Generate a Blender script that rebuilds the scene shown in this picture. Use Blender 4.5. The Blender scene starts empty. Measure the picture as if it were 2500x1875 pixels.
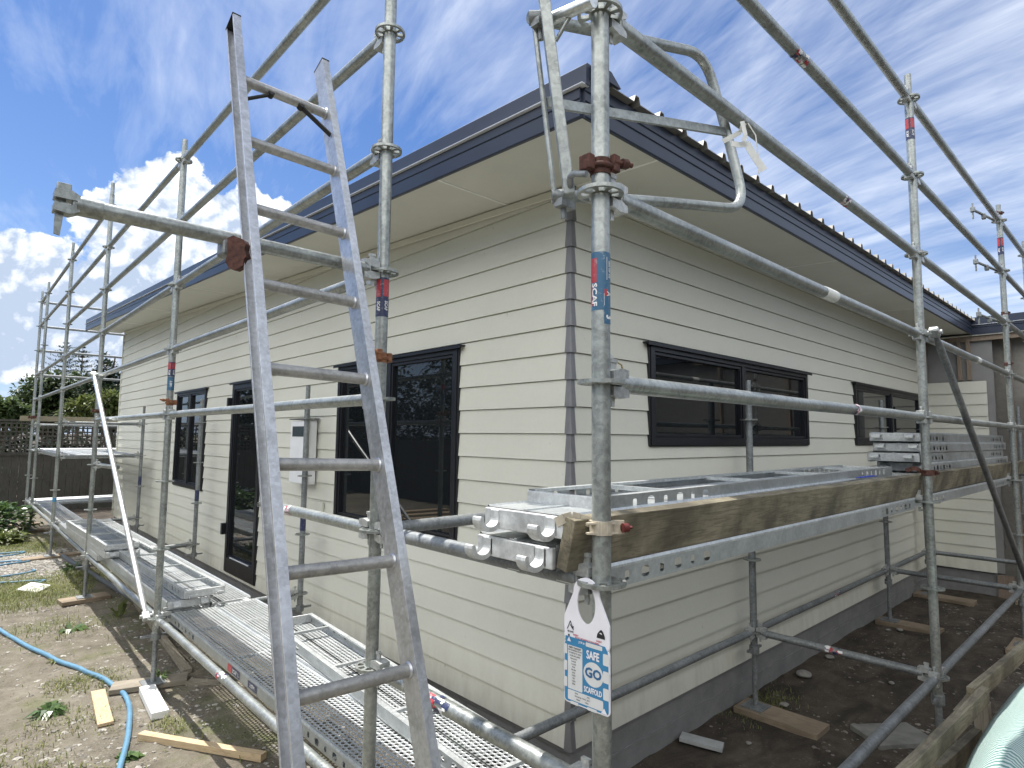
import bpy, math, random
from mathutils import Vector, Matrix, noise
R = random.Random(7)
sc = bpy.context.scene
COL = sc.collection
PI = math.pi
rad = math.radians

# ------------------------------------------------------------------ object helpers
def tag(o, label=None, cat=None, group=None, kind=None):
    if label: o['label'] = label
    if cat: o['category'] = cat
    if group: o['group'] = group
    if kind: o['kind'] = kind
    return o

def empty(name, loc, label=None, cat=None, group=None, rot=None):
    o = bpy.data.objects.new(name, None)
    COL.objects.link(o)
    o.location = loc
    if rot is not None:
        o.rotation_mode = 'QUATERNION'; o.rotation_quaternion = rot
    return tag(o, label, cat, group)

class MB:
    def __init__(s): s.v = []; s.f = []; s.sm = []; s.mi = []
    def add(s, vs, fs, smooth=False, mi=0):
        b = len(s.v); s.v += [Vector(p) for p in vs]
        for f in fs: s.f.append([i + b for i in f]); s.sm.append(smooth); s.mi.append(mi)
    def box(s, c, d, rot=None, mi=0):
        c = Vector(c); hx, hy, hz = d[0]/2, d[1]/2, d[2]/2
        vs = []
        for z in (-hz, hz):
            for x, y in ((-hx, -hy), (hx, -hy), (hx, hy), (-hx, hy)):
                p = Vector((x, y, z))
                if rot is not None: p = rot @ p
                vs.append(c + p)
        s.add(vs, [(3,2,1,0),(4,5,6,7),(0,1,5,4),(1,2,6,5),(2,3,7,6),(3,0,4,7)], mi=mi)
    def bb(s, x0, x1, y0, y1, z0, z1, mi=0):
        s.box(((x0+x1)/2, (y0+y1)/2, (z0+z1)/2), (abs(x1-x0), abs(y1-y0), abs(z1-z0)), mi=mi)
    def bar(s, a, b, w, h, up=(0,0,1), mi=0):
        a = Vector(a); b = Vector(b); d = b-a; L = d.length; d.normalize()
        side = Vector(up).cross(d).normalized(); u = d.cross(side)
        rot = Matrix((d, side, u)).transposed()
        s.box((a+b)/2, (L, w, h), rot, mi)
    def sweep(s, pts, r, n=12, caps=True, mi=0):
        pts = [Vector(p) for p in pts]; m = len(pts)
        rs = r if isinstance(r, (list, tuple)) else [r]*m
        t0 = (pts[1]-pts[0]).normalized()
        u = t0.orthogonal().normalized()
        if abs(t0.z) < .9: u = t0.cross(Vector((0,0,1))).normalized()
        vs = []
        for i, p in enumerate(pts):
            if i == 0: t = pts[1]-pts[0]
            elif i == m-1: t = pts[-1]-pts[-2]
            else: t = (pts[i+1]-pts[i]).normalized() + (pts[i]-pts[i-1]).normalized()
            t.normalize()
            u = (u - t*u.dot(t)).normalized(); w = t.cross(u)
            for k in range(n):
                a = 2*PI*k/n
                vs.append(p + (u*math.cos(a)+w*math.sin(a))*rs[i])
        fs = []
        for i in range(m-1):
            for k in range(n):
                fs.append((i*n+k, i*n+(k+1) % n, (i+1)*n+(k+1) % n, (i+1)*n+k))
        s.add(vs, fs, True, mi)
        if caps:
            s.add(vs[:n], [tuple(reversed(range(n)))], mi=mi)
            s.add(vs[-n:], [tuple(range(n))], mi=mi)
    def tube(s, a, b, r, n=16, caps=True, mi=0, hollow=False):
        s.sweep([a, b], r, n, caps and not hollow, mi)
        if hollow:
            a = Vector(a); b = Vector(b); d = (b-a).normalized()
            s.sweep([a, b], r*.86, n, False, mi)
            u = d.orthogonal().normalized(); w = d.cross(u)
            for p in (a, b):
                vs = []
                for q in (r, r*.86):
                    for k in range(n):
                        an = 2*PI*k/n; vs.append(p+(u*math.cos(an)+w*math.sin(an))*q)
                s.add(vs, [(k, (k+1) % n, n+(k+1) % n, n+k) for k in range(n)], mi=mi)
    def prism(s, poly, o, u, v, w, mi=0, capsmi=None):
        # poly list of 2D in (u,v) plane at origin o, extruded by vector w
        o = Vector(o); u = Vector(u); v = Vector(v); w = Vector(w); n = len(poly)
        a = [o+u*p[0]+v*p[1] for p in poly]; b = [p+w for p in a]
        s.add(a+b, [tuple(reversed(range(n))), tuple(range(n, 2*n))], mi=mi if capsmi is None else capsmi)
        s.add(a+b, [(i, (i+1) % n, n+(i+1) % n, n+i) for i in range(n)], mi=mi)
    def quad(s, a, b, c, d, mi=0): s.add([a, b, c, d], [(0,1,2,3)], mi=mi)
    def mesh(s, name, mats):
        me = bpy.data.meshes.new(name)
        me.from_pydata([tuple(p) for p in s.v], [], s.f)
        if not isinstance(mats, (list, tuple)): mats = [mats]
        for m in mats: me.materials.append(m)
        me.polygons.foreach_set('use_smooth', s.sm)
        if len(mats) > 1: me.polygons.foreach_set('material_index', s.mi)
        me.update()
        return me
    def local(s, parent):
        M = parent.matrix_basis.inverted()
        s.v = [M @ p for p in s.v]; return s

def link(name, me, parent=None, loc=None):
    o = bpy.data.objects.new(name, me); COL.objects.link(o)
    if parent is not None: o.parent = parent
    if loc is not None: o.location = loc
    return o

def part(name, mb, mat, parent=None, world=True, bevel=0):
    if parent is not None and world: mb.local(parent)
    o = link(name, mb.mesh(name, mat), parent)
    if bevel:
        b = o.modifiers.new('bevel', 'BEVEL'); b.width = bevel; b.segments = 2; b.limit_method = 'ANGLE'; b.angle_limit = rad(40)
    return o

def solo(name, mb, mat, label, cat, group=None, kind=None, bevel=0):
    o = part(name, mb, mat, None, bevel=bevel)
    return tag(o, label, cat, group, kind)

# ------------------------------------------------------------------ material helpers
class NT:
    def __init__(s, name):
        s.m = bpy.data.materials.new(name); s.m.use_nodes = True
        s.t = s.m.node_tree; s.n = s.t.nodes; s.l = s.t.links
        s.n.clear(); s.out = s.n.new('ShaderNodeOutputMaterial')
    def node(s, typ, props=None, **inp):
        nd = s.n.new(typ)
        for k, v in (props or {}).items(): setattr(nd, k, v)
        for k, v in inp.items():
            k2 = k.replace('_', ' ')
            sock = nd.inputs[int(k[1:])] if (k[0] == 'i' and k[1:].isdigit()) else nd.inputs[k2]
            s.set(sock, v)
        return nd
    def set(s, sock, v):
        if hasattr(v, 'is_linked') or isinstance(v, bpy.types.NodeSocket): s.l.new(v, sock)
        else:
            if sock.type == 'RGBA' and len(v) == 3: v = (*v, 1)
            sock.default_value = v
    def math(s, op, a, b=0., c=0., clamp=False):
        return s.node('ShaderNodeMath', {'operation': op, 'use_clamp': clamp}, i0=a, i1=b, i2=c).outputs[0]
    def co(s, which='Object'): return s.node('ShaderNodeTexCoord').outputs[which]
    def mapv(s, v, scale=(1,1,1), rot=(0,0,0), loc=(0,0,0)):
        return s.node('ShaderNodeMapping', None, Vector=v, Scale=scale, Rotation=rot, Location=loc).outputs[0]
    def noise(s, v, scale=5, det=4, rough=.55, dist=0., out='Fac'):
        return s.node('ShaderNodeTexNoise', None, Vector=v, Scale=float(scale), Detail=float(det), Roughness=float(rough), Distortion=float(dist)).outputs[out]
    def ramp(s, f, stops, interp='LINEAR'):
        nd = s.node('ShaderNodeValToRGB', None, Fac=f); cr = nd.color_ramp; cr.interpolation = interp
        while len(cr.elements) < len(stops): cr.elements.new(.5)
        for e, (p, c) in zip(cr.elements, stops):
            e.position = p
            e.color = (c, c, c, 1) if isinstance(c, (int, float)) else (*c, 1)
        return nd.outputs[0]
    def mix(s, f, a, b, bt='MIX'):
        nd = s.node('ShaderNodeMix', {'data_type': 'RGBA', 'blend_type': bt})
        s.set(nd.inputs[0], f); s.set(nd.inputs[6], a); s.set(nd.inputs[7], b)
        return nd.outputs[2]
    def bump(s, h, strength=.3, dist=.01, normal=None):
        nd = s.node('ShaderNodeBump', None, Height=h, Strength=float(strength), Distance=float(dist))
        if normal is not None: s.l.new(normal, nd.inputs['Normal'])
        return nd.outputs[0]
    def bsdf(s, color, rough=.5, metal=0., normal=None, spec=.5, **kw):
        nd = s.node('ShaderNodeBsdfPrincipled')
        s.set(nd.inputs['Base Color'], color); s.set(nd.inputs['Roughness'], rough); s.set(nd.inputs['Metallic'], metal)
        s.set(nd.inputs['Specular IOR Level'], spec)
        if normal is not None: s.l.new(normal, nd.inputs['Normal'])
        for k, v in kw.items(): s.set(nd.inputs[k.replace('_', ' ')], v)
        s.b = nd
        s.l.new(nd.outputs[0], s.out.inputs[0]); return nd.outputs[0]
    def sep(s, v):
        return s.node('ShaderNodeSeparateXYZ', None, Vector=v).outputs
    def comb(s, x=0., y=0., z=0.):
        return s.node('ShaderNodeCombineXYZ', None, X=x, Y=y, Z=z).outputs[0]
    def alpha(s, fac, shader):   # fac=1 -> hole
        tr = s.node('ShaderNodeBsdfTransparent')
        mx = s.node('ShaderNodeMixShader'); s.set(mx.inputs[0], fac); s.l.new(shader, mx.inputs[1]); s.l.new(tr.outputs[0], mx.inputs[2])
        s.l.new(mx.outputs[0], s.out.inputs[0])

def geo_pos(t): return t.node('ShaderNodeNewGeometry').outputs['Position']
def obj_rand(t): return t.node('ShaderNodeObjectInfo').outputs['Random']

def simple(name, col, rough=.5, metal=0., var=.12, scale=20, bump=0., bscale=60, spec=.5):
    t = NT(name); p = geo_pos(t)
    n = t.noise(p, scale, 4)
    dark = tuple(c*(1-var) for c in col); lite = tuple(min(1, c*(1+var)) for c in col)
    c = t.ramp(n, [(.3, dark), (.7, lite)])
    nm = t.bump(t.noise(p, bscale, 3), bump, .004) if bump else None
    r = t.math('MULTIPLY_ADD', n, .15, rough-.07)
    t.bsdf(c, r, metal, nm, spec); return t.m

def galv(name, lo, hi, metal=.75, rough=.42, stain=.5):
    t = NT(name); p = geo_pos(t)
    rnd = obj_rand(t)
    off = t.comb(t.math('MULTIPLY', rnd, 30.), t.math('MULTIPLY', rnd, 17.), 0.)
    p2 = t.node('ShaderNodeVectorMath', {'operation': 'ADD'}, i0=p, i1=off).outputs[0]
    n1 = t.noise(p2, 6, 6, .65)
    n2 = t.noise(p2, 55, 5, .7)
    vor = t.node('ShaderNodeTexVoronoi', None, Vector=p2, Scale=90.).outputs['Color']
    vs = t.sep(vor)[0]
    f = t.math('ADD', t.math('MULTIPLY', n1, .55), t.math('ADD', t.math('MULTIPLY', n2, .38), t.math('MULTIPLY', vs, .12)))
    c = t.ramp(f, [(.36, lo), (.66, hi)])
    st = t.ramp(t.noise(t.mapv(p2, (1,1,.35)), 16, 6, .75), [(.60, 0.), (.72, 1.)])
    c = t.mix(t.math('MULTIPLY', st, stain), c, tuple(x*.45 for x in lo))
    r = t.math('ADD', t.math('MULTIPLY', n2, .22), rough-.1)
    mt = t.math('SUBTRACT', metal, t.math('MULTIPLY', st, .5))
    t.bsdf(c, r, mt, t.bump(n2, .25, .002)); return t.m

GALV = galv('galvanised_steel', (.19,.205,.195), (.44,.465,.445), .6, .38, .4)
GALV_NEW = galv('bright_zinc', (.50,.53,.53), (.80,.82,.82), .8, .34, .25)
GALV_OLD = galv('dull_galvanised', (.14,.15,.155), (.31,.33,.335), .45, .5)
ALU = galv('ladder_aluminium', (.36,.37,.385), (.62,.64,.68), .65, .36, .6)
RUNGM = galv('rung_aluminium', (.25,.25,.24), (.48,.47,.45), .55, .42, .7)
CAST = galv('cast_galvanised', (.42,.43,.43), (.68,.70,.70), .45, .5, .5)
RUST = simple('rusty_steel', (.085,.035,.026), .85, 0, .5, 60, .6, 90)
ORANGE = simple('orange_rust', (.25,.11,.055), .8, 0, .35, 60, .4, 90)
REDP = simple('red_plastic', (.10,.014,.012), .55, 0, .3, 60)
BLACKM = simple('black_aluminium', (.012,.013,.017), .38, 0, .15, 8)
RUBBER = simple('black_rubber', (.02,.02,.02), .7)
WHITE = simple('white_plastic', (.82,.83,.85), .45, 0, .04, 10)
WHITEP = simple('white_paint', (.75,.75,.73), .6, 0, .06, 14)
GREYT = simple('dark_grey_flashing', (.20,.20,.208), .45, .2, .12, 9)
DARKPL = simple('smoked_plastic', (.06,.08,.09), .2)
SOFFIT = simple('soffit_board', (.66,.66,.60), .75, 0, .035, 3, .15, 40)
JOINER = simple('soffit_joiner', (.90,.90,.87), .6, 0, .03, 9)
BLUEPIPE = simple('blue_hose', (.11,.24,.36), .45, 0, .12, 12)
BLUECAP = simple('blue_paint', (.02,.05,.45), .5)
TAPE = simple('white_tape', (.72,.73,.70), .6, 0, .1, 30)
WRAP = simple('building_wrap', (.24,.24,.235), .6, 0, .08, 5)
TIN = simple('roof_rib_steel', (.27,.26,.24), .5, .35, .1, 12)

def fascia_mat():
    t = NT('navy_fascia'); p = geo_pos(t)
    c = t.ramp(t.noise(p, 2.5, 4), [(.3, (.022,.030,.052)), (.7, (.031,.041,.068))])
    t.bsdf(c, .36, .1, t.bump(t.noise(p, 30, 3), .04, .004)); return t.m
NAVY = fascia_mat()
LEDGE = simple('fascia_drip_edge', (.78,.80,.84), .3, .2, .05, 9)

def clad_mat():
    t = NT('cream_weatherboard'); p = geo_pos(t)
    big = t.noise(p, .9, 4, .6)
    fine = t.noise(p, 45, 4, .6)
    c = t.ramp(t.math('ADD', t.math('MULTIPLY', big, .7), t.math('MULTIPLY', fine, .3)), [(.32, (.63,.628,.548)), (.68, (.70,.698,.615))])
    # nail heads / scuffs
    sp = t.ramp(t.noise(t.mapv(p, (2.2,2.2,1.)), 13, 3, .5), [(.735, 0.), (.77, 1.)])
    c = t.mix(t.math('MULTIPLY', sp, .45), c, (.25,.235,.20))
    # pale primer scuffs
    pr = t.ramp(t.noise(t.mapv(p, (1.,1.,.55), loc=(3,8,1)), 2.6, 4, .6), [(.60, 0.), (.70, 1.)])
    c = t.mix(t.math('MULTIPLY', pr, .35), c, (.66,.655,.62))
    z = t.sep(p)[2]
    dirt = t.math('MULTIPLY', t.ramp(z, [(.0, 1.), (.35, 0.)]), t.ramp(t.noise(t.mapv(p, (1,1,.25)), 9, 5, .7), [(.4, 0.), (.7, .8)]))
    c = t.mix(t.math('MULTIPLY', dirt, .45), c, (.36,.33,.27))
    t.bsdf(c, .62, 0, t.bump(fine, .12, .003)); return t.m
CLAD = clad_mat()

def found_mat():
    t = NT('foundation_block'); p = geo_pos(t)
    n = t.noise(p, 6, 6, .7)
    c = t.ramp(n, [(.3, (.17,.172,.172)), (.7, (.25,.25,.248))])
    x, y, z = t.sep(p)
    a = t.math('ADD', x, y)
    fr = t.math('FRACT', t.math('MULTIPLY', a, 2.5))
    j = t.math('LESS_THAN', fr, .02)
    c = t.mix(t.math('MULTIPLY', j, .45), c, (.22,.22,.22))
    t.bsdf(c, .85, 0, t.bump(t.noise(p, 60, 5, .7), .5, .006)); return t.m
FOUND = found_mat()

def wood_mat(name, a, b, axis=0, scale=1., knots=True, rough=.75, stain=0.):
    t = NT(name); p = t.co('Object')
    s = [9, 9, 9]; s[axis] = .7
    w = t.noise(t.mapv(p, s), 2.2*scale, 4, .6, .4)
    rings = t.math('FRACT', t.math('MULTIPLY', w, 9.))
    rings = t.ramp(rings, [(.0, 0.), (.45, .9), (.9, .55), (1., 0.)])
    s2 = [60, 60, 60]; s2[axis] = 2.
    fib = t.noise(t.mapv(p, s2), 3., 3, .6)
    f = t.math('ADD', t.math('MULTIPLY', rings, .5), t.math('MULTIPLY', fib, .5))
    c = t.ramp(f, [(.2, a), (.8, b)])
    if knots:
        s3 = [5, 5, 5]; s3[axis] = 2.2
        vo = t.node('ShaderNodeTexVoronoi', None, Vector=t.mapv(p, s3), Scale=1.1).outputs['Distance']
        c = t.mix(t.ramp(vo, [(.03, .85), (.10, 0.)]), c, tuple(x*.3 for x in a))
    if stain:
        bl = t.ramp(t.noise(p, 3.2, 5, .65), [(.42, 0.), (.62, 1.)])
        c = t.mix(t.math('MULTIPLY', bl, stain), c, tuple(x*.35 for x in a))
    t.bsdf(c, rough, 0, t.bump(f, .35, .003)); return t.m
TREATED = wood_mat('treated_pine', (.14,.122,.082), (.265,.235,.165), 0, 1., True, .8, .75)
PINE = wood_mat('fresh_pine', (.40,.29,.17), (.57,.45,.29), 0, 1.4, False, .7)
PALEWOOD = wood_mat('weathered_board', (.20,.175,.135), (.34,.30,.24), 0, 1.2, False, .85, .3)
SOLE = wood_mat('sole_board', (.22,.17,.12), (.34,.27,.19), 0, 1.2, True, .85, .4)
STUD = wood_mat('pink_stud', (.19,.145,.11), (.29,.23,.18), 2, 1.2, False, .8)
FENCEW = wood_mat('dark_fence_wood', (.040,.038,.033), (.080,.077,.066), 2, 1.2, False, .9, .3)
FENCET = wood_mat('pale_fence_rail', (.20,.18,.13), (.32,.28,.20), 0, 1.2, False, .9)
TRUNKM = wood_mat('bark', (.07,.055,.04), (.14,.11,.08), 2, 1.5, False, .95)

def glass_mat():
    t = NT('dark_window_glass'); p = geo_pos(t)
    n = t.noise(p, .8, 2)
    t.bsdf((.010,.012,.014), .015, 0, t.bump(n, .05, .02), .55); return t.m
GLASS = glass_mat()

def plank_mat(name, kind, lo=(.30,.32,.325), hi=(.52,.55,.555), metal=.6):
    # kind 'holes' = perforated walking face, 'slots' = side wall with slots
    t = NT(name); p = t.co('Object'); x, y, z = t.sep(p)
    w = geo_pos(t)
    n1 = t.noise(w, 7, 5, .65); n2 = t.noise(w, 60, 4, .7)
    f = t.math('ADD', t.math('MULTIPLY', n1, .6), t.math('MULTIPLY', n2, .4))
    c = t.ramp(f, [(.35, lo), (.65, hi)])
    if kind == 'holes':
        P = .030; Q = .024
        row = t.math('FLOOR', t.math('DIVIDE', y, Q))
        sh = t.math('MULTIPLY', t.math('MODULO', t.math('ABSOLUTE', row), 2.), .5)
        fx = t.math('SUBTRACT', t.math('FRACT', t.math('ADD', t.math('DIVIDE', x, P), sh)), .5)
        fy = t.math('SUBTRACT', t.math('FRACT', t.math('DIVIDE', y, Q)), .5)
        dx = t.math('MULTIPLY', fx, P/.0105); dy = t.math('MULTIPLY', fy, Q/.0082)
        d = t.math('ADD', t.math('MULTIPLY', dx, dx), t.math('MULTIPLY', dy, dy))
        inside = t.math('LESS_THAN', d, 1.)
        ya = t.math('ABSOLUTE', y)
        m = t.math('MULTIPLY', t.math('LESS_THAN', ya, .132), t.math('GREATER_THAN', ya, .006))
        hole = t.math('MULTIPLY', inside, m)
        rim = t.math('MULTIPLY', t.math('LESS_THAN', d, 1.9), m)
        c = t.mix(t.math('MULTIPLY', rim, .25), c, (.85,.87,.87))
        bs = t.bsdf(c, .38, metal, t.bump(t.math('SUBTRACT', 2., t.math('MINIMUM', d, 2.)), .5, .003))
        t.alpha(hole, bs)
    else:
        P = .17
        u = t.math('MULTIPLY', t.math('FRACT', t.math('DIVIDE', x, P)), P)
        def slot(c0, hw, hh):
            ax = t.math('DIVIDE', t.math('ABSOLUTE', t.math('SUBTRACT', u, c0)), hw)
            az = t.math('DIVIDE', t.math('ABSOLUTE', t.math('ADD', z, .036)), hh)
            a4 = t.math('POWER', ax, 3.); b4 = t.math('POWER', az, 3.)
            return t.math('LESS_THAN', t.math('ADD', a4, b4), 1.)
        big = slot(.045, .0195, .0155); sm = slot(.128, .0105, .013)
        m = t.math('MAXIMUM', big, sm)
        ln = t.node('ShaderNodeAttribute', {'attribute_name': 'plank_len', 'attribute_type': 'OBJECT'}).outputs['Fac']
        fr = t.math('SUBTRACT', t.math('DIVIDE', ln, 2.), t.math('ABSOLUTE', t.math('SUBTRACT', x, t.math('DIVIDE', ln, 2.))))
        near = t.math('MULTIPLY', t.math('GREATER_THAN', fr, .10), t.math('LESS_THAN', fr, .62))
        bs = t.bsdf(c, .42, metal, t.bump(n2, .15, .002))
        t.alpha(t.math('MULTIPLY', m, near), bs)
    return t.m
PL_TOP = plank_mat('plank_perforated', 'holes')
PL_SIDE = plank_mat('plank_side', 'slots')
PL_PLAIN = galv('plank_steel_far', (.34,.36,.365), (.56,.59,.59), .6, .4, .2)
PL_BODY = galv('plank_steel', (.38,.40,.405), (.64,.67,.67), .6, .4, .2)

def ground_mat():
    t = NT('site_dirt'); p = geo_pos(t); x, y, z = t.sep(p)
    big = t.noise(p, 1.1, 5, .6); mid = t.noise(p, 7, 6, .65); fine = t.noise(p, 70, 5, .7)
    f = t.math('ADD', t.math('MULTIPLY', big, .35), t.math('ADD', t.math('MULTIPLY', mid, .4), t.math('MULTIPLY', fine, .25)))
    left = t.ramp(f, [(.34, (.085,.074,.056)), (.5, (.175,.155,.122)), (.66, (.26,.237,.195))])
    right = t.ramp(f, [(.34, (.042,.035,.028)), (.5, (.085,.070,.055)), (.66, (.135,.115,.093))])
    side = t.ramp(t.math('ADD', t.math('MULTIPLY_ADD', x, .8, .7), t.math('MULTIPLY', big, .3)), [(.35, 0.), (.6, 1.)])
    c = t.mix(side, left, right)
    # pebbles
    vo = t.node('ShaderNodeTexVoronoi', None, Vector=p, Scale=38.)
    peb = t.math('MULTIPLY', t.ramp(vo.outputs['Distance'], [(.22, 1.), (.36, 0.)]), t.ramp(t.noise(p, 3, 4), [(.42, 0.), (.58, 1.)]))
    vc = t.sep(vo.outputs['Color'])[0]
    pc = t.ramp(vc, [(.1, (.10,.09,.075)), (.9, (.27,.25,.215))])
    c = t.mix(t.math('MULTIPLY', peb, t.math('SUBTRACT', .75, t.math('MULTIPLY', side, .5))), c, pc)
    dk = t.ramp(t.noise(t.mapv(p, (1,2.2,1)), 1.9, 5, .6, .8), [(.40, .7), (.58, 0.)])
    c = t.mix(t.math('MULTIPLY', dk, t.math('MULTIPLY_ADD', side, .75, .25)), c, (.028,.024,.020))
    # moss / grass tint on the left
    gm = t.math('MULTIPLY', t.ramp(t.noise(p, 1.7, 5, .65), [(.50, 0.), (.64, 1.)]), t.math('SUBTRACT', 1., side))
    c = t.mix(t.math('MULTIPLY', gm, .65), c, (.10,.115,.045))
    # grey gravel heap area
    dx = t.math('ADD', x, 1.55); dy = t.math('MULTIPLY', t.math('SUBTRACT', y, 8.9), .5)
    dd = t.math('SQRT', t.math('ADD', t.math('MULTIPLY', dx, dx), t.math('MULTIPLY', dy, dy)))
    gv = t.ramp(t.math('ADD', dd, t.math('MULTIPLY', mid, .5)), [(.65, 1.), (1.0, 0.)])
    gcol = t.ramp(fine, [(.35, (.16,.155,.15)), (.65, (.40,.39,.375))])
    c = t.mix(gv, c, gcol)
    h = t.math('ADD', t.math('MULTIPLY', mid, .6), t.math('ADD', t.math('MULTIPLY', fine, .5), t.math('MULTIPLY', peb, .35)))
    t.bsdf(c, .93, 0, t.bump(h, .8, .02), .25); return t.m
DIRT = ground_mat()

def leaf_mat(name, a, b, trans=.25, rough=.5):
    t = NT(name)
    g = t.node('ShaderNodeNewGeometry').outputs['Random Per Island']
    p = geo_pos(t)
    n = t.noise(p, 1.6, 3)
    f = t.math('ADD', t.math('MULTIPLY', g, .6), t.math('MULTIPLY', n, .4))
    c = t.ramp(f, [(.2, a), (.8, b)])
    bs = t.bsdf(c, rough, 0, None, .4)
    tr = t.node('ShaderNodeBsdfTranslucent', None, Color=c)
    mx = t.node('ShaderNodeMixShader'); mx.inputs[0].default_value = trans
    t.l.new(bs, mx.inputs[1]); t.l.new(tr.outputs[0], mx.inputs[2]); t.l.new(mx.outputs[0], t.out.inputs[0])
    return t.m
LEAF_MID = leaf_mat('leaves_mid', (.030,.052,.018), (.11,.15,.055))
LEAF_DARK = leaf_mat('leaves_dark', (.012,.024,.012), (.035,.055,.025))
LEAF_PINE = leaf_mat('leaves_pine', (.018,.030,.018), (.05,.07,.035))
LEAF_YEL = leaf_mat('leaves_yellow', (.05,.075,.02), (.20,.23,.07), .35, .35)
LEAF_GLOSS = leaf_mat('leaves_glossy', (.04,.085,.025), (.13,.20,.07), .25, .3)
GRASSM = leaf_mat('grass_blades', (.10,.13,.035), (.30,.31,.12), .35, .6)
STONEM = leaf_mat('stone_bits', (.12,.11,.095), (.42,.40,.36), 0., .9)

def mesh_cloth_mat():
    t = NT('shade_cloth'); p = t.co('Object'); x, y, z = t.sep(p)
    s = t.math('ADD', t.math('MULTIPLY', x, .86), t.math('MULTIPLY', z, -.5))
    wv = t.math('ADD', s, t.math('MULTIPLY', t.noise(p, 6, 2), .03))
    st = t.math('SINE', t.math('MULTIPLY', wv, 420.))
    f = t.math('MULTIPLY_ADD', st, .5, .5)
    c = t.mix(f, (.05,.17,.15), (.50,.57,.55))
    t.bsdf(c, .5, 0, t.bump(f, .4, .003)); return t.m
CLOTH = mesh_cloth_mat()

def sticker_mat(name, col, wear=.5):
    t = NT(name); p = geo_pos(t)
    w = t.ramp(t.noise(p, 90, 5, .7), [(.55, 0.), (.68, 1.)])
    c = t.mix(t.math('MULTIPLY', w, wear), col, (.5,.52,.53))
    t.bsdf(c, .4, 0); return t.m
RUSTD = simple('dark_rust', (.085,.035,.026), .85, 0, .5, 60, .6, 90)
ST_BLUE = sticker_mat('sticker_blue', (.035,.12,.22), .35)
ST_NAVY = sticker_mat('sticker_navy', (.03,.04,.10), .35)
ST_RED = sticker_mat('sticker_red', (.42,.045,.055), .45)
ST_WHITE = sticker_mat('sticker_white', (.80,.80,.80), .2)
ST_PINK = sticker_mat('sticker_torn', (.66,.50,.55), .8)
TAGBLUE = simple('tag_blue', (.045,.22,.42), .4, 0, .05, 20)
TAGWHITE = simple('tag_white', (.80,.79,.84), .4, 0, .04, 20)
TAGPAPER = simple('tag_paper', (.66,.67,.67), .5, 0, .05, 20)
INK = simple('black_ink', (.02,.02,.022), .6)
INKRED = simple('red_ink', (.55,.10,.12), .6)

# ------------------------------------------------------------------ camera
CAM = Vector((-2.474466, -2.193494, 1.629163))
FW = Vector((0.6777129, 0.7301742, 0.0868953)); RT = Vector((0.7323195, -0.6808884, 0.0099520)); UP = Vector((-0.0664327, -0.0568905, 0.9961677))
cam = bpy.data.cameras.new('camera'); co = bpy.data.objects.new('camera', cam); COL.objects.link(co)
M = Matrix((RT, UP, -FW)).transposed().to_4x4(); M.translation = CAM; co.matrix_world = M
cam.sensor_width = 36; cam.lens = 36*1474.07/2500; cam.clip_start = .02; cam.clip_end = 3000
sc.camera = co
def rp(x, y, d):   # a point seen in the photograph at a known depth
    return CAM + (FW + RT*((x-1250)/1474.07) - UP*((y-937.5)/1474.07))*d

# ------------------------------------------------------------------ ground
def gz(x, y):
    s = min(1, max(0, (-.45-x)/.45)); s = s*s*(3-2*s)
    s *= min(1, max(0, (y+.6)/.8))
    z = -.285 + .065*s
    d = max(abs(x)-8, abs(y-4)-12, 0)
    a = 1/(1+d*.05)
    z += a*(.022*noise.noise((x*1.3, y*1.3, 1)) + .012*noise.noise((x*4.2, y*4.2, 5)) + .006*noise.noise((x*13, y*13, 9)))
    if x > 7.3 or (x > .3 and y > .3): z = min(z, -.27)
    return z
def axis(lo, hi, st, far):
    a = []; v = lo
    while v <= hi: a.append(v); v += st
    step = st; v = hi
    while v < far: step *= 1.35; v += step; a.append(v)
    step = st; v = lo
    b = []
    while v > -far: step *= 1.35; v -= step; b.append(v)
    return b[::-1]+a
xs = axis(-3.2, 8.5, .055, 900); ys = axis(-2.2, 17, .07, 900)
mb = MB(); vs = [Vector((x, y, gz(x, y))) for y in ys for x in xs]; nx = len(xs)
fs = [(j*nx+i, j*nx+i+1, (j+1)*nx+i+1, (j+1)*nx+i) for j in range(len(ys)-1) for i in range(nx-1)]
mb.add(vs, fs, True)
o = part('ground', mb, DIRT); tag(o, kind='structure')

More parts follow.
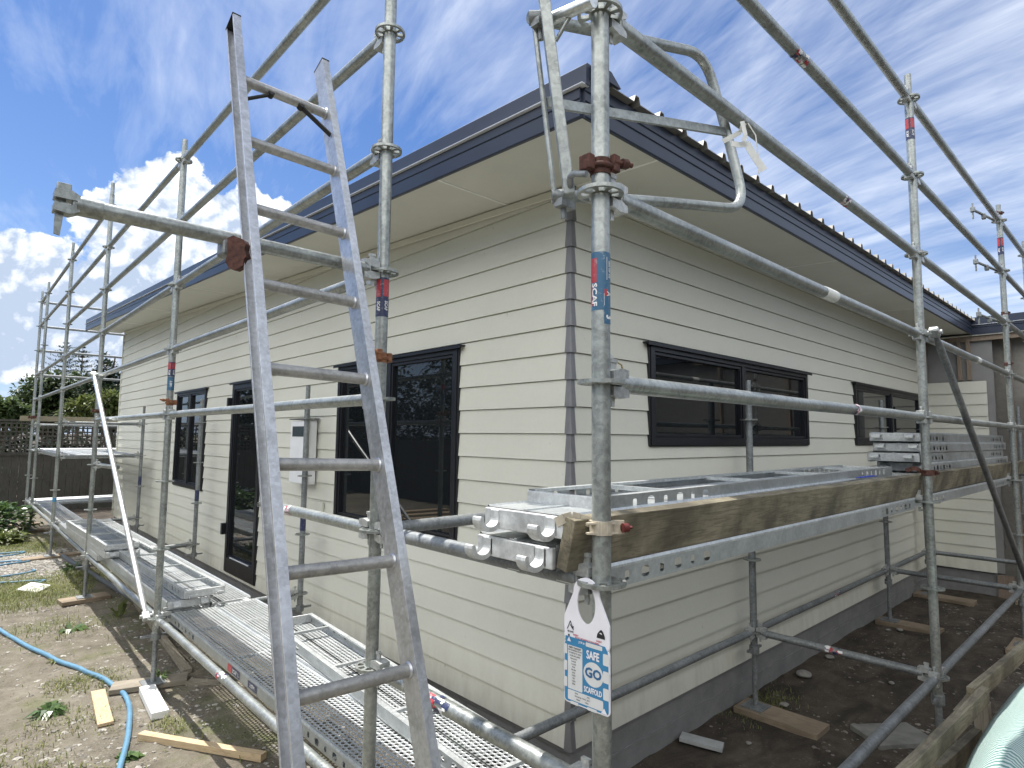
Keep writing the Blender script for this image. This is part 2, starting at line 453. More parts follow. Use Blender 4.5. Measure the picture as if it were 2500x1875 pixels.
# ------------------------------------------------------------------ house
SL = .052
def zsof(y): return 3.05 + SL*y
house = empty('house', (3.5, 6, -.28), 'single storey house with cream weatherboards, navy fascia and black windows inside the scaffolding', 'house')
LAPS = [3.00 - .15*i for i in range(-6, 21)]     # lap heights (lower edges)
LAPS = [z for z in LAPS if z > -.06]
def cladding(name, P, n, holes, zcap=None, parent=house):
    # P(u, out, z) -> world ; holes list (u0,u1,z0,z1); n = total length
    mb = MB()
    def seg(u0, u1, za, zb, z):
        if u1-u0 < .004 or zb-za < .004: return
        o = lambda h: .005 + .012*(1-(h-z)/.15)
        if zb > z+.148:      # shadow slot under the next board's lip
            zc = max(za, z+.1465)
            sv_ = [P(u0, -.006, zc), P(u1, -.006, zc), P(u1, -.006, zb), P(u0, -.006, zb), P(u0, o(zc), zc), P(u1, o(zc), zc)]
            mb.add(sv_, [(0,1,2,3), (4,5,1,0)])
            zb = zc
            if zb-za < .003: return
        oa, ob = o(za), o(zb)
        vs = [P(u0, oa, za), P(u1, oa, za), P(u1, ob, zb), P(u0, ob, zb),
              P(u0, -.012, za), P(u1, -.012, za), P(u1, -.012, zb), P(u0, -.012, zb)]
        mb.add(vs, [(0,1,2,3), (1,0,4,5), (0,3,7,4), (2,1,5,6), (3,2,6,7)])
    for z in LAPS:
        top = z+.152
        u_lo = .017 if n > 1 else 0.
        if zcap is not None:
            if z > zcap(0): u_lo = max(u_lo, (z-zcap(0))/SL)
            if u_lo >= n: continue
        cuts = [h for h in holes if h[2] < top-.002 and h[3] > z+.002]
        u = u_lo
        for h in sorted(cuts):
            seg(u, h[0], z, top, z); u = h[1]
            if h[2] > z+.003: seg(h[0], h[1], z, h[2], z)
            if h[3] < top-.003: seg(h[0], h[1], h[3], top, z)
        # boards run in 4.2 m lengths: visible butt joints
        seg(u, n, z, top, z)
    return part(name, mb, CLAD, parent)

W1 = (1.00, 2.69, .905, 2.225); DR = (4.44, 5.38, .04, 2.225); W2 = (6.42, 7.80, .885, 2.225)
W3 = (.745, 3.215, 1.585, 2.225); W4 = (4.47, 7.02, 1.585, 2.225)
LA, LB = 12.04, 7.16
PA = lambda u, o, z: Vector((.016-o, u, z))
PB = lambda u, o, z: Vector((u, .016-o, z))
PC = lambda u, o, z: Vector((LB+.016-o, -u, z))
cladding('weatherboard_cladding', PA, LA, [W1, DR, W2], zsof)
LAPS_keep = LAPS; LAPS = [z for z in LAPS if z < 3.0]+[3.0]
cladding('weatherboard_cladding', PB, LB, [W3, W4])
LAPS = [z for z in LAPS_keep if z < 2.4]
cladding('weatherboard_cladding', PC, .69, [])
LAPS = LAPS_keep
# house end wall beyond, carcass behind everything so nothing is see-through
mb = MB(); mb.bb(.04, LB+3, .04, LA-.02, -.25, 3.1)
part('wall_carcass', mb, simple('interior_dark', (.02,.02,.022), .9), house)
mb = MB()
for z in LAPS:
    if z < 3.6: mb.add([(-.002, LA+.018, z), (9, LA+.018, z), (9, LA+.004, z+.152), (-.002, LA+.004, z+.152), (-.002, LA-.02, z), (9, LA-.02, z)], [(1,0,3,2), (0,1,5,4)])
    # boxed end pieces catching the sun at the far corner
    if z < 3.6: mb.box((-.004, LA+.012, z+.075), (.014, .05, .145))
part('weatherboard_cladding', mb, CLAD, house)

# foundation
mb = MB(); mb.bb(.035, LB+.2, .035, LA-.03, -.6, -.015)
part('foundation', mb, FOUND, house)
mb = MB(); mb.bb(LB+.035, LB+.5, -.69, .02, -.6, -.015)
part('foundation', mb, FOUND, house)
mb = MB(); mb.bb(.018, .034, .035, LA-.02, -.030, -.002); mb.bb(.018, LB, .018, .034, -.030, -.002)
part('vermin_strip', mb, GREYT, house)
mb = MB()
mb.bb(.026, .034, .04, LA-.05, -.17, -.155); mb.bb(.04, LB, .026, .034, -.17, -.155)
part('foundation_joint', mb, FOUND, house)

# corner soakers (stepped metal corner pieces)
mb = MB()
for z in LAPS:
    if z > 3.01: continue
    t = z+.150
    wb, wt = .041, .038; e = .0045
    ob, ot = .017+e-.016, .005+e-.016     # outward offset at bottom/top (wall face at .016-out)
    def c(w, o, zz): return [(-o, w, zz), (-o, -o, zz), (w, -o, zz)]
    A = c(wb, ob, z-.004); B = c(wt, ot, t)
    ch = .006
    b0, b1, b2, b3 = (-ob, wb, z-.004), (-ob, ch, z-.004), (ch, -ob, z-.004), (wb, -ob, z-.004)
    t0, t1, t2, t3 = (-ot, wt, t), (-ot, ch, t), (ch, -ot, t), (wt, -ot, t)
    mb.add([b0,b1,b2,b3,t0,t1,t2,t3], [(0,1,5,4),(1,2,6,5),(2,3,7,6)])
    i0, i3 = (.018, wb, z-.004), (wb, .018, z-.004)
    mb.add([b0,b1,b2,b3,i0,i3,(.018,.018,z-.004)], [(0,4,6),(0,6,1),(1,6,2),(2,6,3),(3,6,5)])
    mb.add([b0,i0,(.018,wt,t),t0], [(0,1,2,3)]); mb.add([b3,i3,(wt,.018,t),t3], [(0,1,2,3)])
part('corner_flashing', mb, GREYT, house)

# soffit (raked on the long wall) with joiners and scotia
EV = -.565; BG = -.565
mb = MB()
def sof(x0, x1, y0, y1, dz=0, th=.02):
    global mb
    vs = [(x0,y0,zsof(y0)+dz), (x1,y0,zsof(y0)+dz), (x1,y1,zsof(y1)+dz), (x0,y1,zsof(y1)+dz)]
    vt = [(a,b,c+th) for a,b,c in vs]
    mb.add(vs+vt, [(3,2,1,0),(4,5,6,7),(0,1,5,4),(1,2,6,5),(2,3,7,6),(3,0,4,7)])
sof(BG, .03, EV, LA+.55); sof(.03, LB+.05, EV, .03)
part('soffit', mb, SOFFIT, house)
for x in (.043, 2.50, 4.93): mb = MB(); sof(x-.008, x+.008, EV+.012, -.006, -.003, .004); part('soffit_joiner', mb, JOINER, house)
for y in (.53, 2.93, 5.48, 7.9, 10.3): mb = MB(); sof(BG+.012, -.004, y-.008, y+.008, -.003, .004); part('soffit_joiner', mb, JOINER, house)
mb = MB()
for i in range(24):
    y0 = i*.5; y1 = y0+.5+.0
    mb.quad((-.004,y0,zsof(y0)-.052), (-.004,y1,zsof(y1)-.052), (-.012,y1,zsof(y1)-.046), (-.012,y0,zsof(y0)-.046))
    mb.quad((-.012,y0,zsof(y0)-.046), (-.012,y1,zsof(y1)-.046), (-.012,y1,zsof(y1)-.009), (-.012,y0,zsof(y0)-.009))
part('scotia_trim', mb, CLAD, house)
# gap line where soffit meets wall
# fascia eave (along x, y = EV) : profile strips
def strip(mb, p0, p1, prof, out):
    # prof = closed list of (out, z) ; p0,p1 3D base points; out = outward vector
    out = Vector(out); p0 = Vector(p0); p1 = Vector(p1); n = len(prof)
    a = [p0+out*o+Vector((0,0,z)) for o, z in prof]; b = [p1+out*o+Vector((0,0,z)) for o, z in prof]
    mb.add(a+b, [(i, (i+1) % n, n+(i+1) % n, n+i) for i in range(n)]); mb.add(a, [tuple(range(n))]); mb.add(b, [tuple(reversed(range(n)))])
zf = zsof(EV)
PRF = [(0,-.022),(.014,-.022),(.018,-.016),(.018,.040),(.012,.044),(.012,.050),(.018,.054),(.018,.086),(.012,.090),(.012,.096),(.018,.100),(.018,.150),(0,.150)]
mb = MB(); strip(mb, (BG,EV,zf), (LB-.02,EV,zf), PRF, (0,-1,0))
part('eave_fascia', mb, NAVY, house)
PRB = [(0,-.022),(.014,-.022),(.018,-.016),(.018,.052),(.012,.056),(.012,.062),(.018,.066),(.018,.112),(0,.112)]
mb = MB(); strip(mb, (BG,EV,zf), (BG,LA+.55,zsof(LA+.55)), PRB, (-1,0,0))
part('barge_fascia', mb, NAVY, house)
PCAP = [(-.01,.1165),(.016,.1165),(.016,.206),(.010,.212),(-.12,.212),(-.12,.205),(-.01,.2)]
mb = MB(); strip(mb, (BG,EV-.035,zf-.002), (BG,LA+.57,zsof(LA+.57)), PCAP, (-1,0,0))
part('barge_flashing', mb, NAVY, house)
mb = MB(); strip(mb, (BG,EV-.03,zf), (BG,LA+.56,zsof(LA+.56)), [(-.01,.1125),(.037,.1125),(.038,.1165),(-.01,.1175)], (-1,0,0))
part('drip_edge', mb, LEDGE, house)
# roof sheet with ribs; ribs run up the slope (along y)
mb = MB()
YE = EV-.055; YT = LA+.5
prof = []
x = BG+.03
while x < LB+.1:
    prof += [(x, 0), (x+.066, .0), (x+.078, .034), (x+.104, .034), (x+.116, 0)]
    x += .2045
def zr(y): return zsof(y)+.158
a = [(px, YE, zr(YE)+h) for px, h in prof]; b = [(px, YT, zr(YT)+h) for px, h in prof]
a2 = [(px, YE, zr(YE)+h-.004) for px, h in prof]; b2 = [(px, YT, zr(YT)+h-.004) for px, h in prof]
n = len(prof)
mb.add(a+b, [(i, i+1, n+i+1, n+i) for i in range(n-1)])
mb.add(a2+b2, [(i+1, i, n+i, n+i+1) for i in range(n-1)])
mb.add(a+a2, [(i+1, i, n+i, n+i+1) for i in range(n-1)])
part('roof_sheet', mb, TIN, house)
mb = MB(); strip(mb, (BG,EV-.065,zf-.002), (BG,EV+.3,zsof(EV+.3)), [(-.02,.160),(-.02,.213),(-.12,.213),(-.19,.163)], (-1,0,0))
part('ridge_cap', mb, NAVY, house)
# wing eave at the inner corner
mb = MB(); strip(mb, (LB-.02,EV,zf), (LB-.02,-6,zf), [(0,-.022),(.018,-.022),(.018,.06),(.012,.065),(.018,.07),(.018,.10),(0,.10)], (-1,0,0))
part('wing_fascia', mb, NAVY, house)
mb = MB(); strip(mb, (LB-.02,EV,zf), (LB-.02,-6,zf), [(-.01,.106),(.03,.106),(.03,.2),(-.1,.2)], (-1,0,0))
part('wing_fascia', mb, NAVY, house)
mb = MB(); strip(mb, (LB-.02,EV,zf), (LB-.02,-6,zf), [(-.01,.101),(.036,.101),(.036,.105),(-.01,.105)], (-1,0,0))
part('drip_edge', mb, LEDGE, house)
mb = MB(); mb.bb(LB-.01, LB+3, -6, EV, zf-.02, zf+.2); mb.bb(LB+.055, LB+3, EV, .6, zf-.02, zf+.14); part('wing_roof', mb, NAVY, house)
# unfinished wing wall: wrap, studs, sheathing
mb = MB(); mb.bb(LB+.042, LB+.055, -.765, 0.02, 0., zf-.02)
part('building_wrap', mb, WRAP, house)
mb = MB(); mb.bb(LB-.03, LB+.6, -3.4, .016, zf-.034, zf-.0205); part('wing_soffit', mb, SOFFIT, house)
mb = MB()
mb.bb(LB+.0, LB+.034, -3.4, .0, zf-.10, zf-.032)
for y in (-.02, -.40, -.50): mb.bb(LB+.004, LB+.034, y-.045, y, 2.42, zf-.10)
for y in (-.90, -1.75, -2.9): mb.bb(LB+.0, LB+.11, y-.045, y, -.1, zf-.10)
mb.bb(LB+.012, LB+.10, -1.75, -1.065, 1.42, 1.465); mb.bb(LB+.012, LB+.10, -1.75, -1.065, 2.2, 2.245)
mb.bb(LB+.03, LB+.12, -1.02, -.86, -.15, -.105); mb.bb(LB+.0, LB+.03, -.86, -.69, -.3, -.02)
part('timber_frame', mb, STUD, house)
mb = MB(); mb.bb(LB+.05, LB+.06, -1.70, -1.12, 1.5, 2.17); part('window', mb, BLACKM, house)
mb = MB(); mb.bb(LB+.2, LB+.3, -6, .3, -.3, zf+.1)
part('wing_wall', mb, simple('shaded_wrap', (.27,.255,.23), .9), house)

# windows and door ------------------------------------------------------------
def window(name, P, h, mull, label=None, sash=True, bottomrail=.05, frame=.042, head=True, hinge=False):
    u0, u1, z0, z1 = h
    base = P((u0+u1)/2, 0, z0)
    e = link(name, None, house, base - house.location)
    if label: e['label'] = label
    M0 = Matrix.Translation(base)
    class E: matrix_basis = M0
    def pt(nm, mb, mat, bevel=0):
        mb.v = [p-base for p in mb.v]
        ob = link(nm, mb.mesh(nm, mat), e)
        if bevel:
            b = ob.modifiers.new('bevel', 'BEVEL'); b.width = bevel; b.segments = 1; b.limit_method = 'ANGLE'
        return ob
    def pbox(mb, ua, ub, oa, ob_, za, zb):
        c0 = P(ua, oa, za); c1 = P(ub, ob_, zb)
        mb.bb(min(c0.x,c1.x), max(c0.x,c1.x), min(c0.y,c1.y), max(c0.y,c1.y), za, zb)
    f = MB(); O = .034
    pbox(f, u0, u0+frame, -.03, O, z0, z1); pbox(f, u1-frame, u1, -.03, O, z0, z1)
    pbox(f, u0+frame, u1-frame, -.03, O-.001, z0, z0+bottomrail); pbox(f, u0+frame, u1-frame, -.03, O-.001, z1-frame, z1)
    # outer flange
    pbox(f, u0-.012, u0, .0, .026, z0-.006, z1); pbox(f, u1, u1+.012, .0, .026, z0-.006, z1); pbox(f, u0, u1, .0, .025, z0-.010, z0)
    for m in mull: pbox(f, m-.025, m+.025, -.03, O-.003, z0+bottomrail, z1-frame)
    pt('window_frame' if name != 'door' else 'door_frame', f, BLACKM, .002)
    if head:
        hf = MB(); pbox(hf, u0-.055, u1+.055, -.003, .052, z1+.001, z1+.010); pbox(hf, u0-.055, u1+.055, .046, .054, z1-.012, z1+.0)
        pt('head_flashing', hf, BLACKM)
    us = [u0+frame]+[v for m in mull for v in (m-.025, m+.025)]+[u1-frame]
    for i in range(0, len(us), 2):
        a, b = us[i], us[i+1]; g = MB()
        if sash:
            s = MB(); w = .022
            pbox(s, a+.002, a+w, -.02, .022, z0+bottomrail+.002, z1-frame-.002); pbox(s, b-w, b-.002, -.02, .022, z0+bottomrail+.002, z1-frame-.002)
            pbox(s, a+w, b-w, -.02, .021, z0+bottomrail+.002, z0+bottomrail+w); pbox(s, a+w, b-w, -.02, .021, z1-frame-w, z1-frame-.002)
            so = pt('sash', s, BLACKM, .0015)
            a += w; b -= w; za = z0+bottomrail+w; zb = z1-frame-w
        else: za = z0+bottomrail; zb = z1-frame
        pbox(g, a, b, -.012, -.002, za, zb)
        pt('pane', g, GLASS)
    return e, pt, pbox
window('window', PA, W1, [1.86], 'large two-light window nearest the corner')
window('window', PA, W2, [7.12], 'narrow window beyond the door')
window('window', PB, W3, [1.99], 'wide two-light window behind the tagged post')
window('window', PB, W4, [5.73], 'window next to the inner corner')
e, pt, pbox = window('door', PA, DR, [], 'tall black glazed door', True, .16, .07)
mb = MB()
for z in (.45, 1.93): pbox(mb, 5.40, 5.45, .0, .07, z, z+.13)
pt('hinge', mb, BLACKM, .003)
mb = MB(); pbox(mb, 4.62, 5.20, .024, .034, .205, .215); pt('sill_trim', mb, LEDGE)
mb = MB(); mb.tube(PA(4.53,.03,1.02), PA(4.53,.085,1.02), .012, 8); mb.tube(PA(4.53,.085,1.02), PA(4.66,.085,1.02), .010, 8)
pt('handle', mb, BLACKM)

# meter box -------------------------------------------------------------------
mt = empty('meter_box', (0, 3.2, 1.18), 'white upright meter box with dark viewing window on the cream wall', 'meter box')
mb = MB(); mb.bb(-.085, -.012, 3.07, 3.43, 1.18, 1.755); part('cabinet', mb, WHITE, mt, bevel=.006)
mb = MB(); mb.bb(-.103, -.087, 3.06, 3.44, 1.185, 1.75); part('cabinet_door', mb, WHITE, mt, bevel=.005)
mb = MB(); mb.bb(-.107, -.104, 3.12, 3.39, 1.61, 1.705); part('viewing_window', mb, DARKPL, mt, bevel=.002)
mb = MB(); mb.bb(-.11, -.005, 3.04, 3.46, 1.768, 1.778); part('rain_hood', mb, BLACKM, mt)
mb = MB(); mb.box((-.105, 3.10, 1.22), (.008, .03, .02)); part('latch', mb, GALV_OLD, mt)
mb = MB(); mb.bb(-.02, -.002, 2.90, 3.5, .93, 1.03); 
o = solo('wall_patch_board', mb, CLAD, 'flat cream packing board fixed under the white meter box', 'trim board')
mb = MB(); mb.tube((-.01, 4.0, .93), (-.17, 4.0, .93), .024, 14, hollow=True)
solo('wall_vent_pipe', mb, GALV, 'short grey pipe stub poking out of the cream wall between door and meter box', 'pipe')
# hook wire on wall B
hk = empty('wall_hook', (.42, 0, 2.02), 'small bent tan wire poking from a pale patch beside the tagged post', 'wire')
c0 = Vector((.32, -.006, 2.08))
mb = MB(); mb.sweep([(.30,.0,2.075),(.31,-.03,2.075),(.35,-.045,2.07),(.39,-.05,2.055),(.405,-.05,2.02),(.41,-.05,1.985)], .0045, 8)
part('wire', mb, simple('tan_wire', (.36,.27,.12), .6), hk)
mb = MB(); mb.prism([(.055*math.cos(a*PI/10)*(1+.1*math.sin(a*3)), .065*math.sin(a*PI/10)) for a in range(20)], (.335,.0015,2.055), (1,0,0), (0,-.09,1), (0,-.004,0))
part('sealant_patch', mb, simple('white_sealant', (.60,.62,.64), .6), hk)
# ------------------------------------------------------------------ scaffold
RAD = .02415
def rosette_mesh():
    mb = MB(); n = 48; ro, ri = .061, .026; t = .005
    # disc with 8 holes: build as ring sectors with inner gaps
    def ring(r0, r1, a0, a1, k):
        for i in range(k):
            b0 = a0+(a1-a0)*i/k; b1 = a0+(a1-a0)*(i+1)/k
            c0, s0, c1, s1 = math.cos(b0), math.sin(b0), math.cos(b1), math.sin(b1)
            vs = [(r0*c0,r0*s0,t),(r1*c0,r1*s0,t),(r1*c1,r1*s1,t),(r0*c1,r0*s1,t),(r0*c0,r0*s0,-t),(r1*c0,r1*s0,-t),(r1*c1,r1*s1,-t),(r0*c1,r0*s1,-t)]
            mb.add(vs, [(0,1,2,3),(7,6,5,4),(1,0,4,5),(3,2,6,7),(2,1,5,6),(0,3,7,4)])
    ring(.052, ro, 0, 2*PI, 40); ring(.023, .030, 0, 2*PI, 24)
    for k in range(8):
        hw = .13 if k % 2 else .20     # spoke between big/small holes
        a = k*PI/4 + PI/8
        ring(.030, .052, a-.15, a+.15, 3)
    return mb.mesh('rosette', GALV)
ROS = rosette_mesh()
def collar_mesh():
    mb = MB(); mb.tube((0,0,-.075), (0,0,.075), .0285, 20); mb.tube((0,0,-.078),(0,0,-.07),.031,20)
    return mb.mesh('joint_collar', GALV)
COLLAR = collar_mesh()
def head_mesh():
    # ledger head, local: x along ledger away from the standard (x=0 at standard axis)
    mb = MB()
    for s in (1, -1):
        mb.prism([(.026,s*.009),(.070,s*.009),(.092,s*.022),(.092,s*.036),(.060,s*.040),(.026,s*.032)], (0,-.021,0), (1,0,0), (0,0,1), (0,.042,0))
    mb.prism([(.064,-.009),(.092,-.022),(.092,.022),(.064,.009)], (0,-.019,0), (1,0,0), (0,0,1), (0,.038,0))
    return mb.mesh('ledger_head', CAST_H)
CAST_H = galv('head_casting', (.30,.31,.31), (.60,.62,.60), .5, .5, .5)
HEAD = head_mesh()
def wedge_mesh():
    mb = MB(); mb.prism([(.040,-.062),(.052,-.062),(.062,.062),(.038,.062)], (0,-.003,0), (1,0,0), (0,0,1), (0,.006,0)); mb.box((.05,0,.060), (.026,.012,.010))
    return mb.mesh('wedge_pin', CAST_H)
WEDGE = wedge_mesh()
TUBES = {}
def tube_mesh(L, mat, r=RAD):
    k = (round(L,4), mat.name, r)
    if k not in TUBES:
        mb = MB(); m = max(2, int(L/.6)+1)
        mb.sweep([(.07+(L-.14)*i/(m-1), .0, .0012*math.sin(i*2.1)) for i in range(m)], r, 18)
        TUBES[k] = mb.mesh('tube', mat)
    return TUBES[k]

def axis_rot(d):
    d = Vector(d).normalized(); side = Vector((0,0,1)).cross(d)
    side = side.normalized() if side.length > .01 else Vector((0,1,0)); u = d.cross(side)
    return Matrix((d, side, u)).transposed().to_quaternion()

GST = 'upright scaffold posts'; GLG = 'horizontal scaffold tubes'
def standard(x, y, top, ros, label, spigot=True, base=-.28, mat=GALV, collars=()):
    g = gz(x, y)
    st = empty('scaffold_standard', (x, y, g), label, 'scaffold post', GST)
    jack = .27-.12
    mb = MB(); 
    mb.tube((x,y,jack-.02), (x,y,top), RAD, 20)
    part('post_tube', mb, mat, st)
    if spigot:
        mb = MB(); mb.tube((x,y,top), (x,y,top+.14), .0195, 16); part('spigot', mb, mat, st)
    for z in ros: link('rosette', ROS, st, Vector((x, y, z))-st.location)
    for z in collars: link('joint_collar', COLLAR, st, Vector((x, y, z))-st.location)
    mb = MB(); mb.tube((x,y,g+.045), (x,y,jack), .018, 14); mb.tube((x,y,jack-.03), (x,y,jack+.02), .034, 14); mb.box((x+.05,y,jack),(.10,.016,.016)); mb.box((x-.05,y,jack),(.10,.016,.016))
    part('screw_jack', mb, GALV_OLD, st)
    mb = MB(); mb.box((x,y,g+.043), (.15,.15,.008)); part('base_plate', mb, GALV_OLD, st)
    return st
def R5(a, b):
    out = []; z = a
    while z < b+.01: out.append(z); z += .5
    return out
OX, OY = -1.26, -1.22
AY = [-.13, 2.94, 6.01, 9.08, 12.15, 13.24]
P0 = standard(OX, OY, 3.95, R5(.27,3.77), 'thick galvanised post at the near corner carrying the white and blue tag', False, collars=())
L1 = standard(OX, AY[0], 4.1, R5(.27,3.77), 'galvanised post directly behind the leaning ladder', False)
LL = ['second post of the left row, with the orange clamp and the sticker', 'third post of the left row, where the bright diagonal brace starts', 'fourth post of the left row, blue tape near its foot', 'next-to-last post of the left row at the far end', 'last and farthest post of the left row, with the rusty clamp']
L2 = standard(OX, AY[1], 3.80, R5(.27,3.77), LL[0])
L3 = standard(OX, AY[2], 4.40, R5(.27,4.27), LL[1])
L4 = standard(OX, AY[3], 4.40, R5(.27,4.27), LL[2])
L5 = standard(OX, AY[4], 4.35, R5(.27,4.27), LL[3])
L6 = standard(OX, AY[5], 4.35, R5(.27,4.27), LL[4])
R1 = standard(1.81, OY, 3.79, R5(.27,3.77), 'tall post on the right where the diagonal brace meets the guardrails')
R2 = standard(4.88, OY, 3.79, R5(.27,3.77), 'tall post at the right edge with the rusty clamps')
R3 = standard(6.45, OY, 3.79, R5(.27,3.77), 'farthest tall post at the extreme right edge')
IAL = ['short wall-side post in front of the white meter box', 'short wall-side post beside the narrow window', 'short wall-side post nearest the far end of the long wall']
IA = [standard(-.17, y, 1.92, R5(.27,1.77), l, True, mat=GALV_OLD) for y, l in zip(AY[1:4], IAL)]
IBL = ['short wall-side post in front of the wide window on the right wall', 'short wall-side post in front of the far window on the right wall', 'short wall-side post close to the inner corner of the house']
IB = [standard(x, -.13, 1.92, R5(.27,1.77), l, True, mat=GALV_OLD) for x, l in zip((1.81, 4.88, 6.45), IBL)]
IB4 = standard(7.05, -1.0, 1.92, R5(.27,1.77), 'thin wall-side post in front of the unfinished wing wall', True, mat=GALV_OLD)
standard(1.81, 13.24, 1.92, R5(.27,1.77), 'far post behind the house end', True, mat=GALV_OLD)

def ledger(a, b, label, mat=GALV, heads=(1,1), r=RAD, name='scaffold_ledger', wedge=True, cat='scaffold tube', group=GLG):
    a = Vector(a); b = Vector(b); L = (b-a).length
    e = empty(name, a, label, cat, group, axis_rot(b-a))
    link('tube', tube_mesh(L, mat, r), e)
    for k in (0, 1):
        if heads[k]:
            for me, nm in ((HEAD, 'ledger_head'), (WEDGE, 'wedge_pin')):
                if nm == 'wedge_pin' and not wedge: continue
                h = link(nm, me, e)
                if k: h.location = (L,0,0); h.rotation_euler = (0,0,PI)
    return e
HN = {.27:'near the ground', .77:'at knee height', 1.27:'at deck height', 1.77:'at sill-rail height', 2.27:'at window-head height', 2.77:'just below the eave', 3.27:'just above the eave', 3.77:'at the top of the frame', 4.27:'at the very top'}
def zl(z): return HN[round(z,2)]
BN = ['between the ladder post and the second left post', 'between the second and third left posts', 'between the third and fourth left posts', 'between the fourth and fifth left posts', 'between the last two left posts']
for i, zsx in enumerate([(.27,1.77,2.27,2.77,3.27,3.77), (.27,1.77,2.27,2.77,3.27,3.77), (.27,2.27,2.77,3.27,3.77,4.27), (.27,2.27,2.77,3.77,4.27), (.27,2.27,2.77,3.77,4.27)]):
    for z in zsx:
        ledger((OX,AY[i],z), (OX,AY[i+1],z), 'tube %s %s' % (zl(z), BN[i]))
ledger((OX,AY[0],1.27), (OX,.98,1.27), 'short pale tube at deck height running from the ladder post behind the ladder', heads=(1,0))
ledger((OX,OY,1.27), (OX,AY[0],1.27), 'dark tube at deck height carrying the hooked plank ends by the tag', mat=GALV_OLD)
ledger((OX,OY,.77), (OX,AY[0],.77), 'stickered tube at knee height crossing above the perforated planks')
ledger((OX,AY[0],2.27), (-2.285,AY[0],2.27), 'free-ended tube with cast head jutting to the left past the ladder', heads=(1,0))
CN = ['between the tagged corner post and the brace post', 'between the brace post and the right-edge post', 'between the two farthest right posts']
RX = [OX, 1.81, 4.88, 6.45]
for i in range(3):
    for z in (.27,1.77,2.27,2.77,3.27,3.77):
        ledger((RX[i],OY,z), (RX[i+1],OY,z), 'tube %s %s' % (zl(z), CN[i]), mat=GALV_OLD if z == .27 else GALV)
DN = ['along the right wall from the ladder post to the first wall-side post', 'along the right wall between the first two wall-side posts', 'along the right wall near the inner corner']
for i in range(3):
    for z in (.27,1.27):
        ledger((RX[i],-.13,z), (RX[i+1],-.13,z), 'wall-side tube %s %s' % (zl(z), DN[i].replace('along the right wall ','')), mat=GALV_OLD)
TN = ['at the first right bay', 'at the brace post bay', 'near the inner corner bay']
for i, x in enumerate(RX[1:]):
    for z in (.27,1.27):
        ledger((x,OY,z), (x,-.13,z), 'short cross tube %s %s' % (zl(z), ['under the first right bay','under the far window bay','near the inner corner'][i]), mat=GALV_OLD)
for i, y in enumerate(AY[1:4]):
    for z in (.27, 1.27, 1.77) if i == 2 else (.27,):
        ledger((OX,y,z), (-.17,y,z), 'short cross tube %s under the left walkway %s' % (zl(z), ['beside the meter box','beside the narrow window','towards the far end'][i]), mat=GALV_OLD)
for z in (.27,1.77,2.77,3.27,3.77,4.27):
    ledger((OX,AY[5],z), (1.81,AY[5],z), 'far end-row tube %s running behind the house end' % zl(z), mat=GALV_OLD)
ledger((OX,AY[4],1.27), (1.81,AY[4],1.27), 'far end-row support tube at deck height under the white planks', mat=GALV_OLD)
ledger((OX,AY[4],.27), (1.81,AY[4],.27), 'far end-row support tube near the ground under the low planks', mat=GALV_OLD)
ledger((OX,AY[2],1.27), (OX+.20,AY[2]-.42,1.245), 'stubby bracket tube sticking out of the third left post', heads=(1,0), mat=GALV)
# braces
def brace(a, b, label, mat):
    a = Vector(a); b = Vector(b); L = (b-a).length
    e = empty('diagonal_brace', a, label, 'scaffold brace', None, axis_rot(b-a))
    mb = MB(); mb.sweep([(-.03,0,0),(.04,0,0),(.10,0,0),(L-.10,0,0),(L-.04,0,0),(L+.03,0,0)], [.013,.015,.0215,.0215,.015,.013], 16)
    part('tube', mb, mat, e, False)
    for k, x in ((0, -.03), (1, L+.03)):
        mb = MB(); mb.box((x, .0, 0), (.07,.05,.035)); mb.tube((x,-.04,0), (x,.045,0), .014, 10)
        part('brace_end', mb, CAST_H, e, False, bevel=.006)
    return e
brace((OX-.06,5.97,2.27), (OX-.06,3.02,.30), 'bright shiny diagonal brace from third left post down to the second', GALV_NEW)
brace((1.90,OY-.06,2.27), (4.82,OY-.06,.30), 'dull diagonal brace descending from the right post to the lower right edge', GALV_OLD)

# free tube cast end
HX = -2.275
e = empty('ledger_end_casting', (HX, AY[0], 2.27), 'chunky cast wedge head hanging with its pin on the free tube end at far left', 'tube fitting')
mb = MB()
for s in (1,-1): mb.prism([(-.030,s*.007),(.024,s*.007),(.030,s*.022),(.008,s*.034),(-.030,s*.030)], (HX,AY[0]-.022,2.27), (1,0,0), (0,0,1), (0,.044,0))
mb.bb(HX+.012,HX+.034,AY[0]-.018,AY[0]+.018,2.258,2.282)
mb.tube((HX+.022,AY[0],2.27), (HX+.085,AY[0],2.27), .028, 16)
part('casting', mb, GALV, e, bevel=.004)
mb = MB(); mb.prism([(-.024,-.092),(-.010,-.095),(.000,.03),(-.026,.03)], (HX,AY[0]-.004,2.27), (1,0,0), (0,0,1), (0,.008,0)); mb.box((HX-.008,AY[0],2.27+.044),(.034,.018,.022))
part('wedge_pin', mb, GALV, e, bevel=.003)

